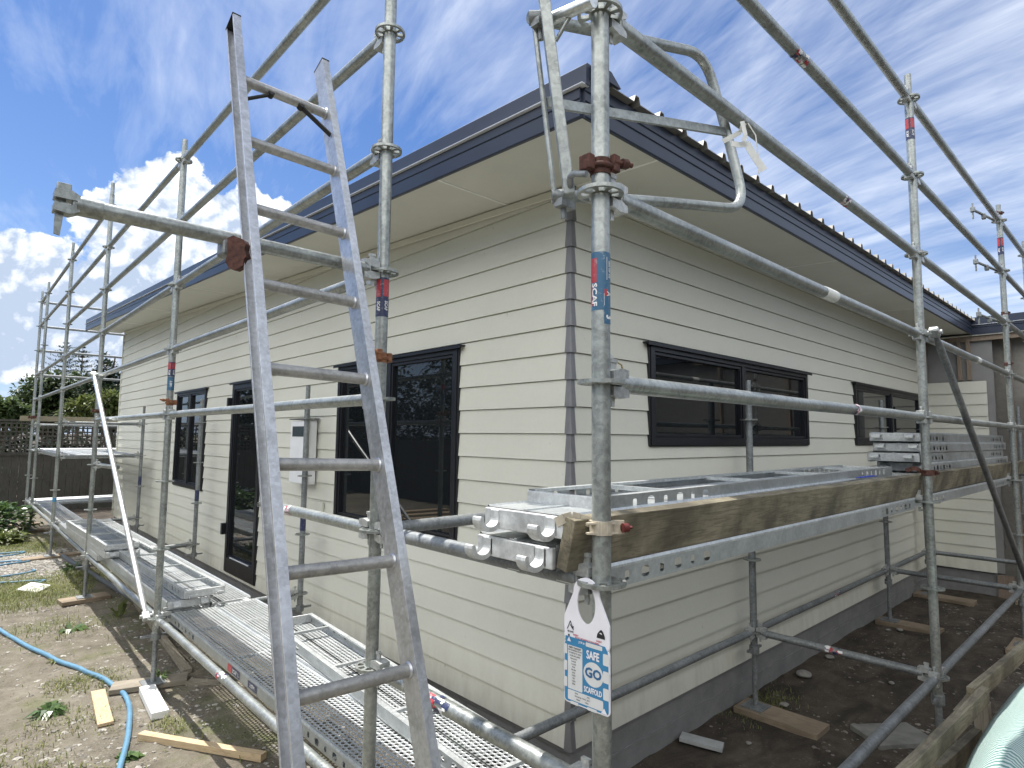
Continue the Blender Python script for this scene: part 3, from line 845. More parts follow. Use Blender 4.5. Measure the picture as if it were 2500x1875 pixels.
# ------------------------------------------------------------------ planks
GP = 'steel scaffold planks'
WPL = .305; HPL = .062
PC_ = {}
def plank_parts(L, hooks, fine):
    key = (L, hooks, fine)
    if key in PC_: return PC_[key]
    out = []; hw = WPL/2
    top = PL_TOP if fine else PL_PLAIN; sd = PL_SIDE if fine != 'plain' else PL_PLAIN
    mb = MB(); mb.add([(0,-hw+.012,-.001),(L,-hw+.012,-.001),(L,hw-.012,-.001),(0,hw-.012,-.001)], [(0,1,2,3)])
    out.append(('walking_face', mb.mesh('walking_face', top), 0, 0))
    mb = MB()
    for s in (1,-1):
        mb.quad((0,s*(hw-.012),-.001),(L,s*(hw-.012),-.001),(L,s*(hw-.004),.004),(0,s*(hw-.004),.004))
        mb.quad((0,s*(hw-.004),.004),(L,s*(hw-.004),.004),(L,s*hw,-.004),(0,s*hw,-.004))
        mb.quad((0,s*hw,-.010),(L,s*hw,-.010),(L,s*hw,-.004),(0,s*hw,-.004))
        mb.quad((0,s*hw,-HPL),(L,s*hw,-HPL),(L,s*(hw-.028),-HPL),(0,s*(hw-.028),-HPL))
        mb.quad((0,s*(hw-.028),-HPL),(L,s*(hw-.028),-HPL),(L,s*(hw-.028),-HPL+.010),(0,s*(hw-.028),-HPL+.010))
    mb.box((L/2, 0, .001), (L, .010, .004))
    out.append(('edge_fold', mb.mesh('edge_fold', PL_BODY), 0, 0))
    mb = MB()
    for s in (1,-1): mb.quad((0,s*hw,-HPL),(L,s*hw,-HPL),(L,s*hw,-.010),(0,s*hw,-.010))
    out.append(('side_wall', mb.mesh('side_wall', sd), 0, 0))
    mb = MB(); mb.bb(-.010, .010, -hw+.002, hw-.002, -HPL+.002, -HPL+.016); me = mb.mesh('cross_brace', PL_BODY)
    for i in range(4): out.append(('cross_brace', me, L*(i+.5)/4, 0))
    for x, s in ((0,-1),(L,1)):
        mb = MB(); mb.bb(-.004 if s > 0 else -.012, .012 if s > 0 else .004, -hw+.004, hw-.004, -HPL+.004, -.003)
        out.append(('end_cap', mb.mesh('end_cap', CAST), x, 0))
        if hooks:
            mb = MB(); n = 9
            pr = [(s*(.036-.034*math.cos(PI*(.02+.98*i/n))), -.018-.030*math.sin(PI*(.02+.98*i/n))) for i in range(n+1)]
            inn = [(s*(.036-.024*math.cos(PI*(.02+.98*i/n))), -.018-.020*math.sin(PI*(.02+.98*i/n))) for i in range(n, -1, -1)]
            # loose planks show the claw as an open cup, mounted ones arch over the tube
            mb.prism([(px, -.036-(pz+.018)) if hooks == 1 else (px, pz+.008) for px, pz in pr+inn], (0, -.024, 0), (1,0,0), (0,0,1), (0,.048,0))
            mb.bb(min(0, s*.014), max(0, s*.014), -.03, .03, -.050, -.008)
            if hooks == 2:
                mb = MB(); A_ = [PI*i/12 for i in range(13)]
                o_ = [(s*(.041-.041*math.cos(a)), -.030-.034*math.sin(a)) for a in A_]; i_ = [(s*(.041-.027*math.cos(a)), -.030-.021*math.sin(a)) for a in reversed(A_)]
                pl = [(0, -.006)]+o_+[(s*.080, -.020), (s*.070, -.020)]+i_+[(s*.014, -.006)]
                mb.prism(pl, (0, -.017, 0), (1,0,0), (0,0,1), (0,.034,0))
                mb.bb(min(0, s*.012), max(0, s*.012), -.024, .024, -.055, -.006)
            me = mb.mesh('end_hook', CAST)
            out += [('end_hook', me, x, -.095-.01*(hooks == 2)), ('end_hook', me, x, .095+.01*(hooks == 2))]
    PC_[key] = out; return out
def plank(a, d, L, label, inverted=False, hooks=1, mat=None, fine=True, name='steel_plank'):
    # a = world point of the end centre at the walking face (or pan face when inverted); d = direction
    q = axis_rot(Vector(d))
    if inverted: q = q @ Matrix.Rotation(PI, 3, 'X').to_quaternion()
    e = empty(name, a, label, 'scaffold plank', GP, q)
    for nm, me, x, y in plank_parts(L, int(hooks), fine):
        o = link(nm, me, e, (x, y, 0))
        if nm == 'side_wall': o['plank_len'] = float(L)
        if nm in ('end_hook', 'end_cap'):
            b = o.modifiers.new('bevel', 'BEVEL'); b.width = .003; b.segments = 2; b.limit_method = 'ANGLE'
    return e
# left low deck (bay 1) : two perforated planks, and one lying upside down
plank((-1.03, AY[1]-.06, .302), (0,-1,0), 2.95, 'perforated plank on the outer side of the low walkway behind the ladder')
plank((-.715, AY[1]-.06, .302), (0,-1,0), 2.95, 'perforated plank on the inner side of the low walkway behind the ladder')
plank((-.655, 2.00, .308), Vector((-.062,-1,0)), 2.75, 'upturned plank lying along the low walkway beside the wall', inverted=True, hooks=False)
# bay 2 deck + stack
plank((-1.03, AY[2]-.06, .302), (0,-1,0), 2.95, 'outer deck plank under the stack between second and third left posts', fine='plain')
plank((-.715, AY[2]-.06, .302), (0,-1,0), 2.95, 'inner deck plank under the stack between second and third left posts', fine='plain')
plank((-1.06, 5.90, .372), (0.005,-1,0), 2.95, 'lower loose plank of the stack beyond the second left post', fine='plain')
plank((-1.00, 5.80, .378), (0.02,-1,0), 2.87, 'upturned plank topping the stack beyond the second left post', inverted=True)
# bay 3
for j, pos in enumerate(('outer', 'middle', 'wall-side')):
    plank((-1.03+.315*j, AY[4]-.06, 1.289), (0,-1,0), 2.95, '%s white-lit plank of the chest-height deck between fourth and fifth left posts' % pos, fine='plain')
plank((-1.03, AY[3]-.06, .302), (0,-1,0), 2.95, 'outer deck plank between third and fourth left posts', fine='plain')
plank((-.715, AY[3]-.06, .302), (0,-1,0), 2.95, 'inner deck plank between third and fourth left posts', fine='plain')
plank((-1.12, 8.3, .372), (0,-1,0), 2.95, 'lower loose plank of the small stack by the third left post', fine='plain')
plank((-1.15, 7.35, .440), (0.02,-1,0), 2.30, 'upper loose plank of the small stack by the third left post', fine='plain')
plank((-1.15, 7.40, .446), (0.02,-1,0), 2.30, 'upturned plank topping the small stack by the third left post', inverted=True, fine='plain')
plank((-1.03, AY[4]-.06, .302), (0,-1,0), 2.95, 'outer deck plank between fourth and fifth left posts', fine='plain')
# end row
for k, (z, nm) in enumerate(((1.302, 'high'), (.302, 'low'))):
    for j, pos in enumerate(('nearest the house end', 'middle', 'outermost')):
        plank((OX+.06, 12.36+.34*j, z), (1,0,0), 2.95, '%s far end-row plank, %s' % (nm, pos), fine='plain')
# right deck at 1.3
for j, pos in enumerate(('outer edge', 'middle')):
    if j == 0: plank((OX+.05, -1.014+.32*j, 1.289), (1,0,0), 2.96, 'deck plank at chest height on the right wall, %s, first bay' % pos, fine=False)
    plank((1.81+.06, -1.014+.32*j, 1.289), (1,0,0), 2.95, 'deck plank at chest height on the right wall, %s, second bay' % pos, fine=False)
plank((-1.315, -.965, 1.349), (1,.0,0), 2.9, 'loose plank end by the tag, lower of the two with pale cast hooks', hooks=2, fine=False)
plank((-1.315, -1.000, 1.430), (1,.025,0), 2.3, 'loose plank end by the tag, upper of the two with pale cast hooks', hooks=2, fine=False)
plank((-1.13, -.985, 1.405), (1,.035,0), 2.95, 'upturned blue-grey plank on top of the chest-height stack', inverted=True, hooks=False, fine=False)
for k, (z, dx, nm) in enumerate(((1.352,.10,'bottom'), (1.418,.06,'second'), (1.484,.12,'third'), (1.550,-.03,'fourth'), (1.616,.05,'fifth'), (1.682,.02,'top'))):
    plank((2.12+dx, -.985+.012*(k % 2), z), (1,0,0), 2.92, '%s plank of the tall stack on the right deck' % nm, fine=False)

# ------------------------------------------------------------------ timber toe boards
def board(name, a, b, w, h, mat, label, cat, up=(0,0,1), group=None, bevel=.002, rough=True):
    a = Vector(a); b = Vector(b); d = (b-a); L = d.length; d.normalize()
    side = Vector(up).cross(d).normalized(); u = d.cross(side)
    q = Matrix((d, side, u)).transposed().to_quaternion()
    mb = MB(); n = max(2, int(L/.25))
    rr = random.Random(hash(label) % 1000 if False else int(L*1000) % 997)
    vs = []
    for i in range(n+1):
        t = L*i/n; j = .0012 if rough else 0
        for s, k in ((-1,-1),(1,-1),(1,1),(-1,1)):
            vs.append((t, s*w/2+rr.uniform(-j,j), k*h/2+rr.uniform(-j,j)))
    fs = [(3,2,1,0), tuple(range(4*n, 4*n+4))]
    for i in range(n):
        for k in range(4): fs.append((4*i+k, 4*i+(k+1) % 4, 4*i+4+(k+1) % 4, 4*i+4+k))
    mb.add(vs, fs)
    o = part(name, mb, mat, None, bevel=bevel)
    o.location = a; o.rotation_mode = 'QUATERNION'; o.rotation_quaternion = q
    return tag(o, label, cat, group)
board('timber_toe_board', (-1.325,-1.158,1.361), (1.93,-1.158,1.363), .036, .134, TREATED, 'long stained timber board on edge along the right deck, end beside the tagged post', 'timber board', (0,-.24,1))
board('timber_toe_board', (1.95,-1.158,1.366), (6.9,-1.158,1.366), .034, .134, TREATED, 'second stained timber board on edge continuing past the right post', 'timber board', (0,-.24,1))
# board clamps
def band(name, label, x, z, mat, nut):
    e = empty(name, (x, OY, z), label, 'clamp')
    mb = MB(); n = 16; a0 = PI*.55; h = .017
    ring = [(x+.0275*math.cos(a0+i*PI*1.25/n), OY+.0275*math.sin(a0+i*PI*1.25/n)) for i in range(n+1)]+[(x+.048,OY-.034)]
    left = [(x-.006,OY+.030),(x-.036,OY+.040),(x-.052,OY+.052),(x-.064,OY+.066),(x-.070,OY+.090)]
    for pts, hh, dz in ((ring, h, 0.), (left, .012, .008)):
        for i in range(len(pts)-1):
            (xa,ya),(xb,yb) = pts[i], pts[i+1]; zz = [dz+.018*math.sin(PI*min(1,k/4)) if hh < h else 0. for k in (i, i+1)]
            mb.bar((xa,ya,z+zz[0]), (xb,yb,z+zz[1]), .005, hh*2, (0,0,1))
    mb.bar((x-.045,OY+.01,z+.012), (x+.02,OY-.030,z+.012), .016, .004); mb.bar((x-.045,OY+.01,z-.012), (x+.02,OY-.030,z-.012), .016, .004)
    part('strap', mb, mat, e)
    mb = MB(); mb.tube((x+.034,OY-.040,z), (x+.048,OY-.045,z), .0115, 10); mb.tube((x+.046,OY-.045,z),(x+.060,OY-.048,z),.0045,8)
    part('nut', mb, nut, e, bevel=.003)
band('board_clamp', 'pale board clamp with red nut around the tagged corner post', OX, 1.405, simple('rubbed_clamp', (.50,.45,.36), .5, .3, .2, 40), REDP)
band('board_clamp', 'rusty board clamp around the right post at the timber board', 1.81, 1.44, RUST, RUST)
# rusty swivel coupler on the corner post
def coupler(x, y, z, label, mat=RUST, s=1., flip=1):
    e = empty('pipe_coupler', (x, y, z), label, 'clamp')
    mb = MB(); mb.tube((x,y,z-.026*s), (x,y,z+.026*s), .033*s, 16)
    mb.sweep([(x+.034*s*math.cos(a), y+.034*s*math.sin(a), z) for a in [i*PI*2/12 for i in range(12)]], .011*s, 6)
    mb.box((x-.052*s*flip, y+.01, z+.004), (.03*s,.045*s,.05*s))
    part('coupler_body', mb, mat, e, bevel=.004)
    mb = MB(); mb.tube((x+.02*flip*s,y-.040*s,z+.012), (x+.10*flip*s,y-.050*s,z+.020), .0085*s, 8); mb.tube((x+.055*flip*s,y-.044*s,z+.015), (x+.078*flip*s,y-.047*s,z+.018), .017*s, 6); mb.box((x+.03*flip*s,y-.036*s,z+.01),(.03*s,.02*s,.055*s))
    part('bolt', mb, mat, e, bevel=.002)
    return e
coupler(OX, OY, 2.338, 'rusty swivel clamp on the corner post just above a rosette', RUSTD, .82)
coupler(4.88, OY, 2.36, 'rusty clamp on the right-edge post at window-head height', RUSTD, s=.62)
coupler(4.88, OY, 2.85, 'rusty clamp on the right-edge post just below the eave', RUSTD, s=.62)
coupler(4.88, OY, 3.84, 'rusty clamp at the top of the right-edge post', RUSTD, s=.62)
coupler(OX, AY[5], 1.92, 'rusty clamp on the farthest left post above the lattice fence', s=1.1)
coupler(OX, AY[2], 1.87, 'dark rusty clamp on the third left post', s=.8)
coupler(OX-.0, AY[1], 1.86, 'orange clamp cap on the second left post', mat=ORANGE, s=.75, flip=-1)
coupler(OX+.0, AY[0], 1.93, 'orange rusty clamp on the ladder post behind the ladder stile', mat=ORANGE, s=.75, flip=-1)
e = empty('rust_plate_clamp', (-1.78, -.22, 2.27), 'rusty red plate clamp where the free tube passes the left ladder stile', 'clamp')
c0 = rp(576, 618, 1.935)
mb = MB(); mb.prism([(-.030,.05),(-.012,.058),(.022,.045),(.030,.03),(.026,.012),(.034,-.01),(.026,-.018),(.024,-.04),(.0,-.055),(-.02,-.05),(-.033,-.028),(-.028,0)], c0, RT, (0,0,1), FW*.035)
part('clamp_plate', mb, RUST, e, bevel=.004)
mb = MB(); q0 = rp(548, 600, 1.99); mb.box(q0, (.03,.06,.075)); part('clamp_jaw', mb, GALV_OLD, e, bevel=.008)
# dangling couplers from the right post
for k, z in enumerate((3.77, 3.27, 2.77)):
    e = empty('hanging_coupler', (4.88, OY, z), 'small wedge bracket hanging left of the right-edge post, %s of three' % ('top', 'middle', 'lowest')[k], 'tube fitting')
    mb = MB(); a = Vector((4.82, OY+.03, z+.0)); b = a+Vector((-.38,.10,.03))
    mb.tube(a, b, .012, 10); mb.box(b, (.04,.035,.045)); mb.tube(b+Vector((0,0,-.09)), b+Vector((0,0,.06)), .008, 8); mb.box((a+b)/2+Vector((0,0,-.015)), (.05,.03,.05))
    part('bracket', mb, GALV_OLD, e, bevel=.004)

# ------------------------------------------------------------------ swing gate near the corner post
e = empty('swing_gate', (OX, OY+.1, 2.3), 'bent tube swing gate frame clamped beside the corner post in front of the eave', 'gate')
def arc(pts, n=6):   # round the polyline corners
    pts = [Vector(p) for p in pts]; out = [pts[0]]
    for i in range(1, len(pts)-1):
        a, b, c = pts[i-1], pts[i], pts[i+1]; r = min(.11, (b-a).length*.45, (c-b).length*.45)
        p = b+(a-b).normalized()*r; s = b+(c-b).normalized()*r
        for k in range(n+1):
            t = k/n; out.append(p*(1-t)**2+b*2*t*(1-t)+s*t*t)
    out.append(pts[-1]); return out
gt = [rp(1293,42,1.68), rp(1440,72,1.80), rp(1720,132,2.18), rp(1776,330,2.19), rp(1822,512,2.16), rp(1600,492,1.92), rp(1355,477,1.66)]
gt = arc([gt[0], gt[2], gt[4]*1.0, gt[6]]) if False else arc(gt, 7)
mb = MB(); mb.sweep(gt, .0170, 14)
part('frame_tube', mb, GALV, e)
mb = MB(); mb.bar(rp(1325,-30,1.63), rp(1390,476,1.63), .030, .030, FW); part('hinge_post', mb, GALV, e, bevel=.003)
mb = MB(); mb.tube(rp(1305,60,1.66), rp(1353,470,1.65), .0075, 10); part('hinge_rod', mb, GALV, e)
mb = MB(); mb.bar(rp(1335,250,1.66), rp(1770,322,2.17), .010, .030, (0,0,1)); part('mid_rail', mb, GALV, e, bevel=.002)
mb = MB(); mb.tube(rp(1350,45,1.66), rp(1450,2,1.56), .0165, 14); part('top_arm', mb, GALV_NEW, e)
mb = MB(); mb.tube(rp(1398,30,1.62), rp(1357,100,1.64), .0055, 8); part('strut', mb, GALV, e)
for nm, (px, py) in (('top', (1296, 44)), ('bottom', (1352, 480))):
    mb = MB(); c0 = rp(px, py, 1.655); mb.tube(c0-RT*.005, c0+RT*.022, .019, 16, hollow=True); mb.box(c0+RT*.03+UP*-.022, (.055,.03,.020)); mb.tube(c0+UP*-.02+RT*.025, c0+UP*-.06+RT*.028, .008, 8)
    part('socket', mb, GALV_OLD, e)
mb = MB(); mb.sweep([rp(1392,470,1.63), rp(1392,432,1.60), rp(1402,424,1.58), rp(1432,425,1.55)], .0085, 8); part('clamp_arm', mb, GALV_OLD, e)
# tapes on the rail
def ribbon(pts, w, label, mat=TAPE):
    mb = MB(); pts = [Vector(p) for p in pts]
    for i in range(len(pts)-1):
        a, b = pts[i], pts[i+1]; d = (b-a).normalized(); s = d.cross(FW).normalized()*w/2; t = FW*.0012
        mb.quad(a-s, b-s, b+s, a+s); mb.quad(a+s+t, b+s+t, b-s+t, a-s+t)
    return solo('plastic_tape', mb, mat, label, 'tape')
ribbon([rp(1765,345,2.02), rp(1790,332,2.01), rp(1808,322,2.0), rp(1817,300,1.99)], .016, 'white tape tied from the swing gate to the rail')
ribbon([rp(1812,296,1.99), rp(1820,330,1.985), rp(1816,345,1.985)], .014, 'white tape loop hanging over the front of the rail')
ribbon([rp(1786,350,2.0), rp(1806,354,2.0), rp(1824,350,2.0)], .018, 'knotted white tape bow below the rail')
ribbon([rp(1822,348,2.0), rp(1842,382,2.0), rp(1866,416,2.0)], .024, 'loose white tape tail dangling below the rail')
ribbon([rp(1826,300,1.99), rp(1845,330,2.0), rp(1852,385,2.0), rp(1853,425,2.0)], .004, 'thin white string dangling below the rail')

# ------------------------------------------------------------------ ladder
lad = empty('ladder', (-1.74, -1.19, -.25), 'long aluminium ladder leaning on the scaffold at the left of the picture', 'ladder')
U = Vector((.026,.371,.928)).normalized(); Lx = Vector((.9995,-.017,-.028)).normalized(); Nn = Lx.cross(U).normalized()
if Nn.y > 0: Nn = -Nn        # points to the camera side
C4 = Vector((-1.626,-.278,2.098))
def lp(a, k, n=0.): return C4+Lx*a+U*k+Nn*n
HW = .327/2
def stile(side):
    mb = MB(); w = .029; dpt = .080; th = .0028
    a0 = side*HW; a1 = side*(HW+w)
    kb, kt = -2.53, 1.178+(.018 if side < 0 else .0)
    f = dpt/2
    # C channel, web at rung side, flanges outwards
    prof = [(a0,-f),(a0,f),(a1,f),(a1,f-th),(a0+side*th,f-th),(a0+side*th,-f+th),(a1,-f+th),(a1,-f)]
    mb.prism(prof, C4+U*kb, Lx, Nn, U*(kt-kb))
    # inner lips
    mb.prism([(a1,f-th),(a1,f-.009),(a1-side*th,f-.009),(a1-side*th,f-th)], C4+U*kb, Lx, Nn, U*(kt-kb))
    mb.prism([(a1,-f+th),(a1,-f+.009),(a1-side*th,-f+.009),(a1-side*th,-f+th)], C4+U*kb, Lx, Nn, U*(kt-kb))
    part('stile', mb, ALU, lad, bevel=.0006)
    mb = MB(); mb.prism([(a0-side*.001,-f-.001),(a0-side*.001,f+.002),(a1+side*.002,f+.002),(a1+side*.002,-f-.001)], C4+U*kt, Lx, Nn, U*.004)
    part('end_cap', mb, RUBBER, lad)
    mb = MB(); mb.prism([(a0-side*.004,-f-.006),(a0-side*.004,f+.006),(a1+side*.004,f+.006),(a1+side*.004,-f-.006)], C4+U*(kb-.02), Lx, Nn, U*.12)
    part('rubber_foot', mb, RUBBER, lad, bevel=.004)
stile(-1); stile(1)
for k in range(3, -9, -1):
    mb = MB(); mb.sweep([lp(-HW-.001,k*.3), lp(-.08,k*.3), lp(.08,k*.3), lp(HW+.001,k*.3)], .0185, 18, False); part('rung', mb, RUNGM, lad)
    mb = MB()
    for s in (-1,1): mb = MB(); mb.sweep([lp(s*(HW-.006),k*.3), lp(s*(HW-.001),k*.3)], [.0195,.0235], 18, True); part('rung_flare', mb, ALU, lad)
mb = MB()
mb.bar(lp(HW-.10,.9-.02,-.0), lp(HW-.004,.9-.135,.02), .006, .018, Nn); mb.tube(lp(HW-.105,.9-.016,-.012), lp(HW-.105,.9-.016,.012), .012, 10)
part('rung_brace', mb, RUBBER, lad)
mb = MB()
mb.bar(lp(-HW+.105,.9-.018,-.0), lp(-HW+.004,.9-.08,-.02), .006, .014, Nn); mb.tube(lp(-HW+.105,.9-.016,-.012), lp(-HW+.105,.9-.016,.012), .012, 10)
part('rung_brace', mb, RUBBER, lad)

# ------------------------------------------------------------------ lettering
def text_geo(s, size):
    cu = bpy.data.curves.new('t', 'FONT'); cu.body = s; cu.size = size; cu.resolution_u = 2; cu.align_x = 'CENTER'; cu.align_y = 'CENTER'
    ob = bpy.data.objects.new('t', cu); COL.objects.link(ob)
    dg = bpy.context.evaluated_depsgraph_get(); me = ob.evaluated_get(dg).to_mesh()
    vs = [v.co.copy() for v in me.vertices]; fs = [tuple(p.vertices) for p in me.polygons]
    ob.evaluated_get(dg).to_mesh_clear(); bpy.data.objects.remove(ob); bpy.data.curves.remove(cu)
    if not vs: return vs, fs
    return vs, fs
def text_on(mb, s, size, o, u, v, bold=0., wide=1.):
    vs, fs = text_geo(s, size); o = Vector(o); u = Vector(u); v = Vector(v)
    offs = [(0,0)] if not bold else [(-bold,0),(bold,0),(0,bold),(0,-bold),(0,0)]
    n = u.cross(v)
    for i, (bx, by) in enumerate(offs): mb.add([o+u*(p.x*wide+bx)+v*(p.y+by)+n*(.00004*i) for p in vs], fs)
def text_cyl(mb, s, size, c, z0, ang, r, bold=0., wide=1.):
    # text running down the tube (rotated -90), centred at angle ang
    vs, fs = text_geo(s, size)
    for i, (bx, by) in enumerate([(0,0)] if not bold else [(0,0),(bold,0),(-bold,0),(0,bold),(0,-bold)]):
        out = []
        for p in vs:
            a = ang + (p.y+by)/r
            out.append((c[0]+(r+.0001*i)*math.cos(a), c[1]+(r+.0001*i)*math.sin(a), z0-(p.x*wide+bx)))
        mb.add(out, fs)
def patch(mb, c, r, a0, a1, z0, z1, k=10):
    vs = []
    for i in range(k+1):
        a = a0+(a1-a0)*i/k
        vs += [(c[0]+r*math.cos(a), c[1]+r*math.sin(a), z0), (c[0]+r*math.cos(a), c[1]+r*math.sin(a), z1)]
    mb.add(vs, [(2*i, 2*i+2, 2*i+3, 2*i+1) for i in range(k)], True)
camang = lambda x, y: math.atan2(CAM.y-y, CAM.x-x)
# sticker on the corner post
cc = (OX, OY); A = camang(*cc)
S = RAD+.0006
sp = tag(link('sticker', None, P0, Vector((0,0,0))), 'blue and red label sticker wrapped round the tube')
def on(parent, nm, mb, mat):
    mb.v = [p-P0.location for p in mb.v] if parent is sp else mb.v
    return link(nm, mb.mesh(nm, mat), parent)
mb = MB(); patch(mb, cc, S, A-1.5, A+1.5, 1.954, 2.106, 16); patch(mb, cc, S, A+.35, A+1.5, 1.918, 1.956, 8); on(sp, 'sticker_base', mb, ST_BLUE)
mb = MB(); patch(mb, cc, S+.0004, A-1.25, A-.42, 2.026, 2.090, 8); patch(mb, cc, S+.0004, A-1.45, A-1.02, 1.965, 2.02, 5); patch(mb, cc, S+.0004, A+.38, A+.72, 1.990, 2.008, 5); on(sp, 'sticker_red_panel', mb, ST_RED)
mb = MB()
text_cyl(mb, 'SCAF', .021, cc, 1.994, A-.72, S+.0008, .0009, 1.25)
text_cyl(mb, '0800 00P 440', .0085, cc, 2.060, A+1.0, S+.0008, .0003, .95)
text_cyl(mb, 'A', .022, cc, 1.996, A+.95, S+.0009, .0010, .8)
patch(mb, cc, S+.0008, A+.33, A+.37, 1.965, 1.996, 2); patch(mb, cc, S+.0008, A+.64, A+.70, 2.032, 2.092, 2)
text_cyl(mb, '3', .026, cc, 1.9355, A+.92, S+.0008, .0012, .9)
on(sp, 'lettering', mb, ST_WHITE)
def sticker(c, z0, z1, parent, txt, txt2=None):
    A = camang(*c); h = z1-z0
    mb = MB(); patch(mb, c, S, A-1.5, A+1.5, z0, z1, 12); part('sticker', mb, ST_NAVY, parent)
    mb = MB(); patch(mb, c, S+.0005, A-1.3, A-.25, z0+h*.5, z1-h*.05, 6); patch(mb, c, S+.0005, A+.15, A+1.3, z0+h*.52, z1-h*.05, 6); part('sticker_red_panel', mb, ST_RED, parent)
    mb = MB(); text_cyl(mb, txt, .0185, c, z0+h*.26, A-.62, S+.001, .0008, .9); text_cyl(mb, txt, .0185, c, z0+h*.28, A+.62, S+.001, .0006, .9); part('sticker_text', mb, ST_WHITE, parent)
sticker((OX,AY[0]), 2.09, 2.245, L1, 'SCAF')
sticker((OX,AY[1]), 2.06, 2.17, L2, 'SCAF')
mb = MB(); patch(mb, (OX,AY[1]), S, camang(OX,AY[1])-1.4, camang(OX,AY[1])+1.4, 1.955, 2.055, 10); part('sticker', mb, ST_BLUE, L2)
mb = MB(); text_cyl(mb, '3.0M', .022, (OX,AY[1]), 2.005, camang(OX,AY[1]), S+.001, .0008); part('sticker_text', mb, ST_WHITE, L2)
sticker((1.81,OY), 3.50, 3.64, R1, 'SCAF')
sticker((4.88,OY), 3.43, 3.60, R2, 'SCAF')
for st, (x, y) in ((IA[0], (-.17,AY[1])), (IA[1], (-.17,AY[2])), (IA[2], (-.17,AY[3]))):
    mb = MB(); patch(mb, (x,y), S, camang(x,y)-1.5, camang(x,y)+1.5, .80, .93, 8); part('sticker', mb, ST_NAVY, st)
mb = MB(); patch(mb, (OX,AY[3]), S+.001, 0, 2*PI, .60, .66, 20); part('blue_tape', mb, simple('blue_tape', (.06,.25,.45), .5), L4)
# torn stickers on ledgers
def torn(a, d, length, label, k, r=RAD+.0006):
    a = Vector(a); d = Vector(d).normalized(); mats = [ST_PINK, ST_WHITE, ST_RED, ST_NAVY]
    rr = random.Random(k); mb = MB()
    u = d.cross(Vector((0,0,1))).normalized(); w = u.cross(d)
    tc = CAM-a; base = math.atan2(tc.dot(w), tc.dot(u))
    for i in range(14):
        s0 = rr.uniform(0, length*.8); s1 = s0+rr.uniform(.012,.035); b0 = base+rr.uniform(-1.5,.9); b1 = b0+rr.uniform(.3,.9); m = rr.choice([0,1,1,2,3])
        vs = []
        for j in range(5):
            b = b0+(b1-b0)*j/4
            for s in (s0+rr.uniform(-.003,.003), s1+rr.uniform(-.003,.003)): vs.append(a+d*s+(u*math.cos(b)+w*math.sin(b))*(r+.0002*i))
        mb.add(vs, [(2*j, 2*j+1, 2*j+3, 2*j+2) for j in range(4)], mi=m)
    return solo('torn_sticker', mb, mats, label, 'sticker', 'torn stickers on tubes')
torn((OX,-.50,.77), (0,-1,0), .13, 'torn black and white sticker on the knee-height tube above the perforated planks', 1)
torn((.25,OY,1.77), (1,0,0), .09, 'small torn pink sticker on the lower right guardrail', 2) if False else torn((.55,OY,1.77), (1,0,0), .06, 'small torn pink sticker on the lower right guardrail', 2)
torn((1.81,-.60,.27), (0,-1,0), .14, 'ragged white and pink sticker on the low cross tube', 3)
torn((3.3,-.13,.27), (1,0,0), .16, 'ragged white sticker on the low wall-side tube', 4)
torn((OX,1.52,.27), (0,-1,0), .12, 'red and white torn sticker on the low outer tube left of the ladder', 5)
torn((OX,.70,1.27), (0,-1,0), .08, 'pink smudged sticker on the short deck-height tube', 6)
torn((.02,OY,3.27), (1,0,0), .13, 'dark red sticker on the sloping upper right guardrail', 7)
torn((.52,OY,2.77), (1,0,0), .09, 'small worn red sticker on the rail just below the eave', 8)
for x0, x1, lb in ((.27,.40,'white tape sleeve on the window-head rail between corner and brace posts'), (3.38,3.50,'white tape sleeve on the window-head rail past the brace post')):
    mb = MB(); mb.tube((x0,OY,2.27), (x1,OY,2.27), RAD+.0022, 18); solo('tape_sleeve', mb, TAPE, lb, 'tape')
# red/blue label on low plank side and upturned plank
def flat_label(o, u, v, w, h, label, txt, base=ST_NAVY, red=True):
    o = Vector(o); u = Vector(u); v = Vector(v); n = u.cross(v).normalized()
    e = empty('printed_label', o, label, 'label')
    mb = MB(); mb.quad(o, o+u*w, o+u*w+v*h, o+v*h); part('label_base', mb, base, e)
    if red: mb = MB(); o2 = o+n*.0006; mb.quad(o2+u*.004, o2+u*w*.38, o2+u*w*.38+v*h, o2+u*.004+v*h); part('red_panel', mb, ST_RED, e)
    mb = MB(); text_on(mb, txt, h*.75, o+n*.0012+u*w*(.68 if red else .5)+v*h*.48, u, v, .0005); part('lettering', mb, ST_WHITE, e)
flat_label((-1.184, 1.63, .247), (0,-1,0), (0,0,1), .20, .042, 'dark label with red panel on the side of the outer low plank', 'SCAF  L')
flat_label((-1.184, 1.30, .250), (0,-1,0), (0,0,1), .13, .038, 'small dark length label on the side of the outer low plank', '3.07M', red=False)
mb = MB(); mb.bb(.9,1.15,-1.147,-1.12,1.44,1.443); solo('blue_paint_mark', mb, BLUECAP, 'bright blue marker strip lying on the deck behind the timber board', 'paint mark')

